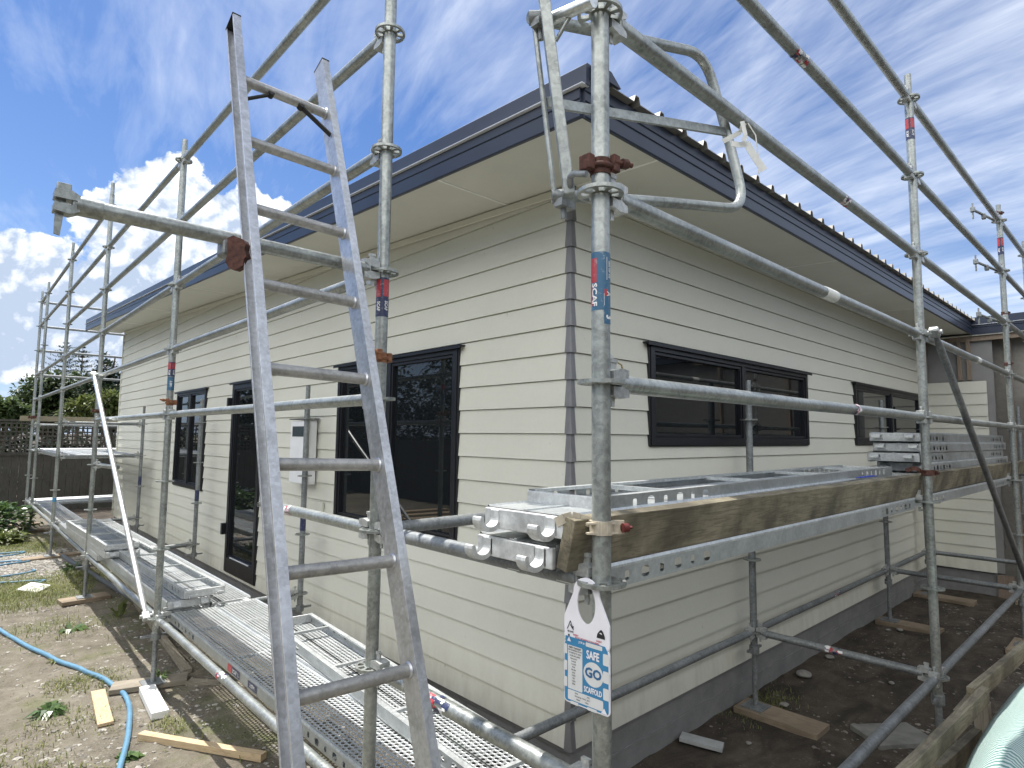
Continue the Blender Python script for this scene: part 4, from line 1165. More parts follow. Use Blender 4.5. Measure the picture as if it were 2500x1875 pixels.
# ------------------------------------------------------------------ safety tag
tg = empty('safety_tag', (-1.325, -1.225, 1.27), 'white and blue SAFE GO SCAFFOLD tag hanging from a rosette on the corner post', 'safety tag')
TO = Vector((-1.306, -1.138, .976)); TU = Vector((.012, -.1395, -.002)).normalized()*1.0; TV = Vector((-.003, 0, 1)).normalized(); TN = TV.cross(TU).normalized()
if TN.x > 0: TN = -TN
Wt, Ht = .134, .208
def tp(a, b, n=0.): return TO+TU*a+TV*b+TN*n
def poly(pts, n, mb, th=0.):
    if th: mb.prism(pts, TO+TN*n, TU, TV, TN*-th)
    else: mb.add([tp(a,b,n) for a, b in pts], [tuple(range(len(pts)))])
def rrect(x0, y0, x1, y1, r=.006, k=4):
    out = []
    for cx, cy, a in ((x1-r,y0+r,-PI/2),(x1-r,y1-r,0),(x0+r,y1-r,PI/2),(x0+r,y0+r,PI)):
        for i in range(k+1): out.append((cx+r*math.cos(a+i*PI/2/k), cy+r*math.sin(a+i*PI/2/k)))
    return out
mb = MB(); poly(rrect(0,0,Wt,.150,.010), 0, mb, .004)
# upper part with the arch opening: ring of quads between outer outline and the inner ellipse
cx, cyy = Wt/2, .234
out = []; inn = []
K = 96
for i in range(K):
    a = -PI/2+2*PI*i/K
    ex, ey = .0265*math.cos(a), .047*math.sin(a)
    inn.append((cx+ex, cyy+.012+ey))
    # outer outline: shoulders -> arch
    dx, dy = math.cos(a), math.sin(a)
    best = None
    pl = [(0,.150),(Wt,.150),(Wt,.208),(cx+.039,.268)]+[(cx+.039*math.cos(q_*PI/14), .270+.039*math.sin(q_*PI/14)) for q_ in range(1,14)]+[(cx-.039,.268),(0,.208)]
    ox, oy = cx, cyy+.012
    for j in range(len(pl)):
        x1, y1 = pl[j]; x2, y2 = pl[(j+1) % len(pl)]
        ddx, ddy = x2-x1, y2-y1; den = dx*ddy-dy*ddx
        if abs(den) < 1e-9: continue
        t = ((x1-ox)*ddy-(y1-oy)*ddx)/den; s = ((x1-ox)*dy-(y1-oy)*dx)/den
        if t > 0 and -1e-6 <= s <= 1+1e-6 and (best is None or t < best): best = t
    out.append((ox+dx*best, oy+dy*best))
for i in range(K):
    j = (i+1) % K
    a, b, c, d = inn[i], out[i], out[j], inn[j]
    mb.add([tp(*a),tp(*b),tp(*c),tp(*d),tp(*a,-.004),tp(*b,-.004),tp(*c,-.004),tp(*d,-.004)], [(0,1,2,3),(7,6,5,4),(1,5,6,2),(0,3,7,4)])
# corners left open by the fan
mb.add([tp(0,.150),tp(Wt,.150),tp(Wt,.152),tp(0,.152)], [(0,1,2,3)])
part('tag_body', mb, TAGWHITE, tg)
mb = MB(); poly(rrect(.002,.003,Wt-.003,.147,.008), .0006, mb)
poly([(.004,.145),(Wt-.004,.145),(Wt-.012,.1585),(.004,.1585)], .00065, mb); part('blue_panel', mb, TAGBLUE, tg)
mb = MB()
poly(rrect(.012,.034,.056,.138,.003), .0012, mb); poly(rrect(.012,.008,Wt-.018,.032,.003), .0012, mb); poly(rrect(.066,.1465,Wt-.020,.1565,.002), .0012, mb)
poly([(.088+.0285*math.cos(a*PI/16), .085+.0285*math.sin(a*PI/16)) for a in range(32)], .0012, mb)
for y0 in (.115,.075,.036): poly(rrect(Wt-.018,y0,Wt-.001,y0+.027,.003), .0013, mb); poly(rrect(.0,y0,.010,y0+.024,.003), .0013, mb)
poly(rrect(.02,-.001,.044,.006,.002), .0013, mb); poly(rrect(.07,-.001,.098,.006,.002), .0013, mb)
part('paper_panels', mb, TAGPAPER, tg)
mb = MB()
text_on(mb, 'SAFE', .027, tp(.087,.128,.0018), TU, TV, .0009, .66)
text_on(mb, 'SCAFFOLD', .0185, tp(.087,.0455,.0018), TU, TV, .0006, .58)
text_on(mb, 'JOB #', .007, tp(.054,.1515,.0018), TU, TV, .0002)
poly([(.010,.147),(.022,.147),(.016,.158)], .0018, mb); poly([(Wt-.024,.004),(Wt-.006,.004),(Wt-.015,.017)], .0018, mb)
part('white_lettering', mb, TAGWHITE, tg)
mb = MB(); text_on(mb, 'GO', .031, tp(.088,.0865,.002), TU, TV, .0013, 1.0); part('go_lettering', mb, simple('go_blue', (.03,.12,.26), .4), tg)
mb = MB()
text_on(mb, 'SAFETY CHECKLIST', .0058, tp(.034,.1335,.0018), TU, TV, .0002, .75)
for i, t in enumerate(['USER COMPETENCE HOLDER','OF SCAFFOLD TO CHECK','ACCESS AND LADDER','Bracing and ties','Guardrails','Toe boards','Planks','Base plates','Access','Couplers','Mesh','Loading','Signage']):
    text_on(mb, t, .0042, tp(.034 if i < 3 else .030,.1275-.0066*i,.0018), TU, TV, .0001, .75)
for i, t in enumerate(['Date                     SWL','Erected by  MAC/  JAC/','Name            Class']): text_on(mb, t, .0048, tp(.056,.0275-.0068*i,.0018), TU, TV, .0001, .95)
# triangle emblem, rounded black emblem
for a, b, w in (((.010,.176),(.0195,.197),.0018), ((.0195,.197),(.029,.176),.0018), ((.019,.188),(.027,.178),.0016), ((.027,.178),(.029,.186),.0016)):
    mb.bar(tp(*a,.0012), tp(*b,.0012), w, .0006, TN)
text_on(mb, 'BE SAFE', .0052, tp(.020,.171,.0012), TU, TV, .0003)
poly([(.098,.1745),(.122,.1745),(.1215,.181),(.117,.191),(.112,.1955),(.107,.193),(.100,.184)], .0012, mb)
poly([(.015+.0028*math.cos(a*PI/6), .1615+.0028*math.sin(a*PI/6)) for a in range(12)], .0012, mb)
part('black_print', mb, INK, tg)
mb = MB(); poly([(.110+.0042*math.cos(a*PI/6), .184+.0046*math.sin(a*PI/6)) for a in range(6)], .0018, mb); part('emblem_dot', mb, TAGPAPER, tg)  # pale printed half disc on the black emblem
mb = MB()
text_on(mb, 'INSERT', .0050, tp(.030,.1695,.0012) if False else tp(.036,.1655,.0012), TU, TV, .0002)
text_on(mb, 'DO NOT USE SCAFFOLD IF TAG IS MISSING', .0046, tp(.070,.1605,.0012), TU, TV, .0002, .80)
text_on(mb, 'INSERT', .0050, tp(.105,.1665,.0012), TU, TV, .0002)
part('red_print', mb, INKRED, tg)

# ------------------------------------------------------------------ sole boards
GS = 'sole boards under scaffold posts'
def sole(x, y, ang, L, label, w=.22, off=0.):
    z = gz(x,y)+.018; d = Vector((math.cos(ang), math.sin(ang), 0))
    return board('sole_board', Vector((x,y,z))-d*(L/2-off), Vector((x,y,z))+d*(L/2+off), w, .04, SOLE, label, 'timber board', group=GS)
sole(1.81,-.13,-PI/2,.56,'brown board under the first wall-side post on the right', off=.17)
sole(4.88,-.13,-PI/2,.56,'brown board under the second wall-side post on the right', off=.17)
sole(6.45,-.13,-PI/2,.6,'brown board under the wall-side post by the inner corner', off=.15)
sole(1.81,OY,.0,.5,'brown board under the tall right post'); sole(4.88,OY,.0,.5,'brown board under the tall right-edge post'); sole(6.45,OY,0,.5,'brown board under the farthest tall right post')
sole(7.05,-1.0,0,.4,'brown board under the thin post by the wing wall')
sole(OX,OY,.0,.4,'board under the tagged corner post, below the picture'); sole(OX,AY[0],.0,.4,'board under the ladder post')
board('sole_board', (-1.50,3.06,gz(-1.4,3.06)+.022), (-1.04,2.90,gz(-1.1,2.9)+.022), .17, .035, PALEWOOD, 'pale grey board lying under the second left post', 'timber board', group=GS)
sole(OX,AY[2],.1,.45,'board under the third left post'); sole(OX,AY[3],.2,.7,'pale board under the fourth left post'); sole(OX,AY[4],.1,.45,'board under the fifth left post'); sole(OX,AY[5],.1,.45,'board under the farthest left post')
for i, y in enumerate(AY[1:4]): sole(-.17, y, PI/2, .4, 'board under the wall-side post '+['by the meter box','by the narrow window','near the far end'][i])
sole(1.81,13.24,0,.4,'board under the far post behind the house end')
# loose timber
def ground_board(p, q, w, h, mat, label, name='timber_offcut'):
    a = Vector((p[0],p[1],gz(*p)+h/2+.002+(p[2] if len(p) > 2 else 0))) if len(p) == 2 else Vector((p[0],p[1],p[2]))
    b = Vector((q[0],q[1],gz(*q)+h/2+.002)) if len(q) == 2 else Vector((q[0],q[1],q[2]))
    return board(name, a, b, w, h, mat, label, 'timber offcut')
ground_board((-1.575,3.08), (-1.625,2.47), .085, .02, PINE, 'short yellow pine offcut lying on the dirt left of the white offcut')
ground_board((-1.31,2.88), (-1.355,2.32), .10, .045, WHITEP, 'short white painted offcut on the dirt beside the blue hose')
ground_board((-1.50,2.13), (-1.05,1.37), .05, .04, PINE, 'long pale pine offcut lying in the lower left dirt near the ladder foot')
ground_board((-.86,5.5), (-1.0,3.05), .06, .03, PALEWOOD, 'long pale timber strip on the shaded ground under the low planks')
ground_board((-1.05,2.85), (-.68,2.50), .08, .02, PALEWOOD, 'thin grey board in the shade right of the second left post')
ground_board((1.10,.0), (1.12,-.20), .10, .03, simple('grey_fibre_cement', (.36,.37,.37), .8), 'small grey fibre-cement offcut on shaded dirt near the foundation') if False else board('fibre_cement_offcut', (1.05,.0,gz(1.05,0)+.03), (1.14,-.24,gz(1.1,-.2)+.03), .09, .025, simple('grey_fibre_cement', (.36,.37,.37), .8), 'small grey offcut on the shaded dirt near the foundation corner', 'offcut')
board('concrete_slab_offcut', (1.95,-.78,gz(1.95,-.8)+.01), (2.28,-1.02,gz(2.2,-1)+.01), .28, .035, simple('grey_slab', (.20,.20,.18), .9, 0, .2, 12, .4), 'flat grey green slab half buried in dirt at lower right', 'slab')
mb = MB(); z0 = gz(-1.6,6.95)+.02; mb.prism([(-.16,-.0),(.0,.32),(.16,.0),(.0,-.32)], (-1.62,6.95,z0), (1,0,0), (0,1,0), (0,0,.012)); solo('white_sheet_offcut', mb, WHITEP, 'flat white diamond-shaped sheet scrap on the grass at left', 'offcut')
mb = MB(); mb.tube((-1.12,9.0,gz(-1.1,9)+.03), (-.75,4.2,gz(-.8,4.2)+.03), .03, 12, hollow=True); solo('blue_grey_pipe', mb, simple('bluegrey_pipe', (.11,.125,.14), .5), 'blue-grey pipe lying on the ground under the low planks', 'pipe')

for k in range(7):
    board('stacked_board', (-6.6,8.3+.33*k,-.2+.03*(k%2)), (-4.9,8.6+.33*k,-.2+.03*(k%2)), .16, .04, PINE, '%s yellow board of the pile on the grass mirrored in the big window' % ('nearest','second nearest','third nearest','middle','third farthest','second farthest','farthest')[k], 'timber board', group='pile of yellow boards')
# ------------------------------------------------------------------ hose
HP = [(-2.30,6.6),(-2.006,5.233),(-1.80,4.319),(-1.607,3.611),(-1.518,3.317),(-1.453,2.984),(-1.448,2.78),(-1.475,2.57),(-1.558,2.183),(-1.655,1.844),(-1.80,1.4),(-2.1,.9)]
def smooth(pts, k=5):
    out = []
    for i in range(len(pts)-1):
        p0 = pts[max(0,i-1)]; p1 = pts[i]; p2 = pts[i+1]; p3 = pts[min(len(pts)-1,i+2)]
        for j in range(k):
            t = j/k
            out.append(tuple(.5*((2*p1[c])+(-p0[c]+p2[c])*t+(2*p0[c]-5*p1[c]+4*p2[c]-p3[c])*t*t+(-p0[c]+3*p1[c]-3*p2[c]+p3[c])*t**3) for c in (0,1)))
    out.append(pts[-1]); return out
mb = MB(); mb.sweep([(x,y,gz(x,y)+.017) for x,y in smooth(HP)], .0165, 12); solo('blue_hose', mb, BLUEPIPE, 'light blue hose curving across the dirt at lower left', 'hose')
for k, (x0, y0, n, lb) in enumerate(((-2.0,9.9,9,'blue hose loops on the gravel at the left edge, farther'), (-1.95,8.2,7,'blue hose piece on the gravel at the left edge, nearer'))):
    pts = [(x0+.5*math.sin(i*1.3+k), y0-.16*i) for i in range(n)]
    mb = MB(); mb.sweep([(x,y,gz(x,y)+.02) for x,y in smooth(pts)], .012, 8); solo('blue_hose', mb, BLUEPIPE, lb, 'hose')

# ------------------------------------------------------------------ timber rail and shade cloth at lower right
GT = 'rails of the pen at lower right'
board('pen_rail', rp(2180,1925,1.72), rp(2405,1695,2.45), .028, .06, TREATED, 'near weathered timber rail at lower right with a split end', 'timber rail', group=GT)
board('pen_rail', rp(2370,1700,2.52), rp(2640,1465,3.9), .03, .07, TREATED, 'far weathered timber rail running out at the right edge', 'timber rail', group=GT)
board('pen_rail', rp(2345,1752,2.52), rp(2388,1698,2.70), .05, .05, TREATED, 'short broken timber stub behind the rails at lower right', 'timber rail', group=GT)
board('pen_rail', rp(2285,1900,2.05), rp(2390,1800,2.5), .03, .08, TREATED, 'lower timber rail under the rails at lower right', 'timber rail', group=GT)
for k, (px, py, d) in enumerate(((2396,1700,2.50),(2640,1470,3.9),(2180,1905,1.80))):
    p = rp(px, py, d); board('pen_post', (p.x,p.y,gz(p.x,p.y)-.05), (p.x,p.y,p.z-.02), .05, .05, PALEWOOD, '%s upright post holding the timber rails at lower right' % ('middle','far','near')[k], 'timber post', up=(1,0,0), group=GT)
mb = MB(); nu, nv = 26, 22
TL, TR_, BL, BR = rp(2310,1990,1.70), rp(2640,1560,3.1), rp(2600,2300,1.35), rp(3150,1850,2.2)
vs = []
def cl(u, v):
    a = TL.lerp(TR_, u); b = BL.lerp(BR, u); p = a.lerp(b, v)
    # cloth bulges over a heap then falls
    bul = math.sin(PI*min(1, v*1.1+.0))*.16+.05*math.sin(u*7+v*2)*math.sin(PI*v)
    return p+Vector((-.02,.0,1))*bul+Vector((-.25,.35,0))*(.20*math.sin(PI*u)*(1-v))+Vector((0,0,.012*math.sin(u*38+v*9)*(v+.1)))
for j in range(nv+1):
    for i in range(nu+1): vs.append(cl(i/nu, j/nv))
mb.add(vs, [(j*(nu+1)+i, j*(nu+1)+i+1, (j+1)*(nu+1)+i+1, (j+1)*(nu+1)+i) for j in range(nv) for i in range(nu)], True)
o = solo('shade_cloth', mb, CLOTH, 'pale green striped shade cloth draped over a heap at the lower right corner', 'shade cloth')
md = o.modifiers.new('thick', 'SOLIDIFY'); md.thickness = .004

# ------------------------------------------------------------------ stones, grass, weeds
def stone(mb, x, y, s, rr, z=None):
    z = gz(x,y) if z is None else z
    pts = []
    base = [(1,0,0),(0,1,0),(-1,0,0),(0,-1,0),(0,0,.8),(0,0,-.5),(.6,.6,.3),(-.6,.6,.35),(-.6,-.6,.3),(.6,-.6,.35)]
    a = rr.uniform(0, 6.28); ca, sa = math.cos(a), math.sin(a); ex = rr.uniform(.6,1.5)
    for bx, by, bz in base:
        k = rr.uniform(.75,1.2)*s; X = bx*k*ex; Y = by*k
        pts.append((x+X*ca-Y*sa, y+X*sa+Y*ca, z+bz*k*.7))
    mb.add(pts, [(0,6,4),(6,1,4),(1,7,4),(7,2,4),(2,8,4),(8,3,4),(3,9,4),(9,0,4),(6,0,5),(1,6,5),(7,1,5),(2,7,5),(8,2,5),(3,8,5),(9,3,5),(0,9,5)])
rr = random.Random(3); mb = MB()
n = 0
while n < 5200:
    y = 1.0+rr.random()**1.6*8; x = rr.uniform(-2.6,-.35)
    if noise.noise((x*1.5,y*1.5,3)) < rr.uniform(-.4,.25): continue
    stone(mb, x, y, rr.choice([.004,.005,.006,.008,.011,.016]) * rr.uniform(.7,1.3), rr); n += 1
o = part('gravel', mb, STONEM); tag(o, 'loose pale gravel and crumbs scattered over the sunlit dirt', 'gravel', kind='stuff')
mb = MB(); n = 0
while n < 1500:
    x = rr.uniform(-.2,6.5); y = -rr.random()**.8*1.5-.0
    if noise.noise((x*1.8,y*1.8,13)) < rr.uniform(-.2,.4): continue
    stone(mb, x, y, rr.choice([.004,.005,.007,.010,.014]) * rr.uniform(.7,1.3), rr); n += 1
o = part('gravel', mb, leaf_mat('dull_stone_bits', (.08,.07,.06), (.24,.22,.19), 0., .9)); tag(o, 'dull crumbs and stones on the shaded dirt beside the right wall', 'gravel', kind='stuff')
mb = MB()
for i in range(5200):
    a = rr.uniform(0,6.28); r_ = rr.random()**.6
    stone(mb, -1.55+.75*r_*math.cos(a), 8.9+1.5*r_*math.sin(a), rr.uniform(.01,.028), rr)
o = part('gravel_heap', mb, STONEM); tag(o, 'patch of grey crushed gravel at the left edge', 'gravel', kind='stuff')
mb = MB()
rock_l = ['rock by the foundation, the largest', 'round rock in the dark hollow', 'pale rock by the first sole board', 'small rock near the second sole board', 'pair rock near the second sole board', 'pale stone by the right brace', 'buried stone in mid dirt']
for k, (x, y, s) in enumerate(((2.72,-.10,.085),(3.30,-.09,.06),(2.06,-.22,.055),(4.65,-.28,.05),(4.55,-.20,.05),(3.1,-.62,.04),(1.35,-.30,.03))):
    m = MB(); stone(m, x, y, s, rr, gz(x,y)+s*.2)
    o = solo('rock', m, simple('rock_grey', (.24,.23,.21), .9, 0, .25, 30, .5), rock_l[k], 'rock', 'rocks beside the right foundation')
    b = o.modifiers.new('sub', 'SUBSURF'); b.levels = 2; b.render_levels = 2
def blade(mb, x, y, h, w, rr, lean=.5, z=None):
    a = rr.uniform(0,6.28); dx, dy = math.cos(a), math.sin(a); z = gz(x,y) if z is None else z; l = rr.uniform(.1,lean)*h
    px, py = -dy*w/2, dx*w/2
    p = [(x-px,y-py,z-.004),(x+px,y+py,z-.004),(x+px*.8+dx*l*.4,y+py*.8+dy*l*.4,z+h*.6),(x-px*.8+dx*l*.4,y-py*.8+dy*l*.4,z+h*.6),(x+dx*l,y+dy*l,z+h*.9)]
    mb.add(p, [(0,1,2,3),(3,2,4)])
mb = MB(); n = 0
def gdens(x, y):
    d = 0
    for cx_, cy_, rx, ry, w in ((-1.75,6.9,.75,1.1,1.2),(-1.15,7.4,.35,.6,.9),(-1.6,3.35,.30,.28,1.1),(-1.80,2.75,.25,.3,.5),(-2.2,2.2,.4,.5,.5),(-1.35,2.15,.14,.2,.8),(-1.6,2.55,.15,.3,.3),(-1.55,5.0,.5,.5,.18),(-1.45,10.3,.5,.9,1.0),(-1.95,1.6,.4,.5,.6),(-1.18,3.05,.12,.2,.9)):
        q = ((x-cx_)/rx)**2+((y-cy_)/ry)**2
        d = max(d, w*max(0, 1-q))
    return d + .006
while n < 15000:
    x = rr.uniform(-2.7,-.7); y = rr.uniform(1.0,12.0)
    if rr.random() > gdens(x,y)*(.45+.9*max(0,noise.noise((x*5,y*5,7))+.25)): continue
    blade(mb, x, y, rr.uniform(.02,.065) if y > 4 else rr.uniform(.012,.045), rr.uniform(.003,.007), rr, 2.2); n += 1
for i in range(900):
    x = 1.95+rr.gauss(0,.18); y = -.12+rr.gauss(0,.08)
    blade(mb, x, y, rr.uniform(.01,.035), .004, rr, .9)
o = part('grass', mb, GRASSM); tag(o, 'short patchy green grass growing in the dirt at left', 'grass', kind='stuff')
def leafquad(mb, p, d, L, w, up=Vector((0,0,1)), droop=.3):
    d = Vector(d).normalized(); s = d.cross(up)
    s = s.normalized() if s.length > .01 else Vector((1,0,0)); u = s.cross(d)
    p = Vector(p); m = p+d*L*.5+u*L*.08; e_ = p+d*L-Vector((0,0,1))*L*droop*.5
    mb.add([p, m-s*w/2, m+s*w/2, e_, p+d*L*.22-s*w*.32, p+d*L*.22+s*w*.32], [(0,4,5),(4,1,2,5),(1,3,2)])
def weed(x, y, n, L, w, mat, label, tall=.5, cat='weed'):
    mb = MB(); z = gz(x,y)
    for i in range(n):
        a = rr.uniform(0,6.28); el = rr.uniform(.1,1.2)*tall
        d = Vector((math.cos(a), math.sin(a), el)); leafquad(mb, (x+rr.uniform(-.02,.02), y+rr.uniform(-.02,.02), z), d, L*rr.uniform(.6,1.2), w*rr.uniform(.7,1.2), droop=.6)
    o = tag(part('weed_plant', mb, mat), label, cat, 'weeds in the dirt'); return o
weed(-1.86,2.93,70,.13,.03,LEAF_GLOSS,'leafy dark weed rosette left of the yellow offcut')
weed(-1.60,1.93,18,.09,.05,LEAF_GLOSS,'broad-leaved weed at the bottom left of the hose')
weed(-1.50,4.95,12,.22,.05,LEAF_GLOSS,'flat dock weed on bare dirt left of the low planks', .15)
weed(-1.10,5.05,9,.26,.045,LEAF_YEL,'tall dock leaf standing beside the low planks', 2.2)
weed(-1.20,2.98,14,.15,.02,LEAF_GLOSS,'grassy weed at the foot of the second left post', 1.6)
weed(-1.72,4.0,22,.07,.012,GRASSM,'small dry tuft beside the upper run of the hose', .8)
weed(-1.15,7.9,20,.22,.06,LEAF_GLOSS,'broad weed at the edge of the gravel patch', 1.)
# bush against the fence
def crown(mb, blobs, n, size, rr, asp=.5, shell=.55):
    tot = sum(b[3]*b[4]*b[5] for b in blobs)
    for bx, by, bz, rx, ry, rz in blobs:
        k = int(n*rx*ry*rz/tot)
        for i in range(k):
            u = rr.uniform(-1,1); a = rr.uniform(0,6.283); q = math.sqrt(1-u*u); r_ = rr.uniform(shell,1.05)
            d = Vector((q*math.cos(a), q*math.sin(a), u))
            nz = 1+.25*noise.noise((bx+d.x*2.2, by+d.y*2.2, bz+d.z*2.2))
            p = Vector((bx+d.x*rx*r_*nz, by+d.y*ry*r_*nz, bz+d.z*rz*r_*nz))
            dd = Vector((d.x+rr.uniform(-.8,.8), d.y+rr.uniform(-.8,.8), d.z*.6+rr.uniform(-.5,.6)))
            leafquad(mb, p, dd, size*rr.uniform(.6,1.4), size*asp*rr.uniform(.7,1.3))
def bush(name, label, base, blobs, n, size, mat, cat='shrub', asp=.5, stems=4, group=None):
    e = empty(name, base, label, cat, group)
    mb = MB(); crown(mb, blobs, n, size, rr, asp); part('foliage', mb, mat, e)
    mb = MB()
    for i in range(stems):
        b = blobs[i % len(blobs)]; mb.sweep([base, (base[0]*.5+b[0]*.5+rr.uniform(-.1,.1), base[1]*.5+b[1]*.5, base[2]*.5+b[2]*.5), (b[0],b[1],b[2])], [.03,.02,.008], 6)
    part('stems', mb, TRUNKM, e); return e
g0 = -.26
bush('leafy_bush', 'broad glossy-leaved bush at the left edge in front of the dark fence', (-2.0,12.2,g0), [(-2.1,12.2,.0,.6,.5,.36),(-1.7,12.0,.02,.5,.4,.30),(-2.5,12.3,.05,.5,.5,.28),(-1.85,11.6,-.15,.35,.3,.16)], 2600, .13, LEAF_GLOSS, asp=.62)
bush('leafy_bush', 'low pale-leaved plant in front of the glossy bush', (-1.65,10.9,g0), [(-1.65,10.9,-.18,.25,.25,.14)], 420, .12, LEAF_YEL, asp=.5)

# ------------------------------------------------------------------ fences and trees
def fence(name, a, b, zpal, ztop, label, lattice=True, zb=-.35):
    a = Vector((*a,0)); b = Vector((*b,0)); d = (b-a); L = d.length; d.normalize(); nrm = Vector((-d.y,d.x,0))
    e = empty(name, (a.x,a.y,zb), label, 'fence')
    mb = MB(); x = 0; rr2 = random.Random(5)
    while x < L:
        w = .148; p = a+d*(x+w/2)+nrm*rr2.uniform(-.004,.004)
        mb.box((p.x,p.y,(zb+zpal)/2+rr2.uniform(-.005,.005)), (w,.018,zpal-zb), Matrix((d,nrm,Vector((0,0,1)))).transposed()); x += .153
    part('palings', mb, FENCEW, e)
    mb = MB()
    for z in (zb+.25, (zb+zpal)/2, zpal-.12): mb.bar(a+nrm*.03+Vector((0,0,z)), b+nrm*.03+Vector((0,0,z)), .045, .09)
    part('rails', mb, FENCEW, e)
    x = 0; 
    while x < L:
        p = a+d*x+nrm*.08; mb = MB(); mb.bb(p.x-.05,p.x+.05,p.y-.05,p.y+.05,zb,ztop); part('post', mb, FENCEW, e); x += 2.4
    if lattice:
        mb = MB(); x = 0
        while x < L: p = a+d*x; mb.bar((p.x,p.y,zpal), (p.x,p.y,ztop-.04), .008, .034, d); x += .10
        z = zpal+.05
        while z < ztop-.05: mb.bar(a-nrm*.009+Vector((0,0,z)), b-nrm*.009+Vector((0,0,z)), .008, .034); z += .10
        part('lattice', mb, FENCEW, e)
        mb = MB(); mb.bar(a+Vector((0,0,zpal+.01)), b+Vector((0,0,zpal+.01)), .06, .05); part('mid_rail', mb, FENCEW, e)
        mb = MB(); mb.bar(a+Vector((0,0,ztop-.03)), b+Vector((0,0,ztop-.03)), .05, .05); part('top_rail', mb, FENCEW, e)
    return e
fence('lattice_fence', (-9,16.4), (7,16.4), 1.08, 1.93, 'dark paling fence with lattice top beyond the far end of the house')
e0 = board('fence_capping_board', (-1.45,13.42,1.90), (.7,13.42,1.90), .04, .10, FENCET, 'weathered timber board tied along the far scaffold above the lattice', 'timber board')
# boundary behind the camera: seen only mirrored in the glass
fence('paling_fence', (-7.5,-9), (-7.5,16.3), 1.5, 1.6, 'tall dark paling fence along the left boundary, mirrored in the windows', False)
def tree(label, base, H, blobs, n, size, mat, trunk=.16, name='broadleaf_tree', asp=.5, group='trees beyond the fence'):
    e = empty(name, base, label, 'tree', group); B = Vector(base)
    mb = MB(); mb.sweep([B, B+Vector((.1,.05,H*.3)), B+Vector((-.1,.1,H*.6)), B+Vector((.05,0,H*.9))], [trunk,trunk*.8,trunk*.5,trunk*.15], 10)
    for b in blobs[:10]:
        mb.sweep([B+Vector((0,0,H*.25)), (B+Vector((0,0,H*.4))).lerp(Vector(b[:3]), .5), Vector(b[:3])], [trunk*.45,trunk*.3,trunk*.08], 6)
    part('trunk', mb, TRUNKM, e)
    mb = MB(); crown(mb, blobs, n, size, rr, asp, .35); part('crown', mb, mat, e)
    return e
def at(px, py, d): return rp(px, py, d)
def blobs_px(lst, d, sd=0):
    out = []
    for px, py, r_ in lst:
        p = rp(px, py, d+R.uniform(-sd,sd)); k = r_/1474.07*d; out.append((p.x,p.y,p.z,k,k*1.1,k*.8))
    return out
D = 24
tree('large spreading mid-green tree above the fence at left', (rp(130,1052,D).x, rp(130,1052,D).y, -.3), 4.5,
     blobs_px([(60,975,30),(110,955,40),(160,970,45),(90,1000,45),(140,1010,50),(200,1000,45),(40,1010,30),(70,935,18),(45,950,14),(225,965,38),(185,930,25),(130,925,22)], D, 1.2), 9000, .22, LEAF_MID)
tree('lighter green tree at the extreme left edge behind the fence', (rp(10,1052,20).x, rp(10,1052,20).y, -.3), 2.6,
     blobs_px([(10,1010,32),(45,1015,28),(-30,1005,40),(25,990,18),(60,1035,22)], 20, .6), 4200, .2, leaf_mat('leaves_light', (.05,.085,.03), (.16,.21,.08)))
# norfolk pines (tiered)
def pine(label, px, top_py, d, w, tiers, base_py=1052):
    B = rp(px, 1052, d); B.z = -.3; T = rp(px, top_py, d)
    e = empty('norfolk_pine', B, label, 'tree', 'trees beyond the fence'); H = T.z+.3
    mb = MB(); mb.sweep([B, B+Vector((0,0,H*.5)), B+Vector((0,0,H))], [.16,.09,.012], 8); part('trunk', mb, TRUNKM, e)
    mb = MB()
    for k in range(tiers):
        f = k/(tiers-1); z = H*(.45+.54*f)-.3; r_ = w*(1-f)**.7*1.0+.12
        nb = 9
        for j in range(nb):
            a = 2*PI*j/nb+k*.5+rr.uniform(-.2,.2); l = r_*rr.uniform(.75,1.1)
            for s in range(int(9+l*16)):
                t = (s+rr.random())/(9+l*16); p = Vector((B.x+math.cos(a)*l*t, B.y+math.sin(a)*l*t, z+.22*l*t*t-.04+rr.uniform(-.02,.05)))
                leafquad(mb, p, (math.cos(a)+rr.uniform(-.9,.9), math.sin(a)+rr.uniform(-.9,.9), rr.uniform(.1,.8)), .17*(1-.4*t), .05, droop=-.1)
    part('crown', mb, LEAF_PINE, e)
pine('taller norfolk pine with tiered branches beyond the fence', 146, 832, 34, 2.3, 15)
pine('second norfolk pine right of the taller one', 188, 843, 36, 2.0, 14)
tree('dark dense conifer rising against the house end', (rp(265,1052,22).x, rp(265,1052,22).y, -.3), 5.2,
     blobs_px([(258,868,12),(262,900,24),(250,930,34),(275,935,32),(255,975,44),(290,970,40),(235,1005,42),(275,1010,50),(220,960,26)], 22, .8), 9000, .17, LEAF_DARK, name='dark_conifer')
bush('flax_shrub', 'pale yellow-green shiny shrub above the lattice fence', (rp(255,1052,18).x, rp(255,1052,18).y, -.3), blobs_px([(190,1000,26),(225,990,24),(260,985,26),(290,1000,24),(165,1015,18),(280,975,18)], 18, .3), 1500, .26, LEAF_YEL, asp=.25)
bush('hedge', 'dark hedge behind the lattice fence', (-2,17.6,-.3), [(-8+i*.7,17.0+.15*(i%2),.35+.1*(i%3),.6,.35,1.15) for i in range(17)], 15000, .2, LEAF_DARK, 'hedge')
fence('paling_fence', (-7.4,-6.6), (14,-6.6), 1.7, 1.8, 'tall dark paling fence added behind the camera to block low sky, mirrored in right windows', False)  # added fence, blocks low sky from the right wall
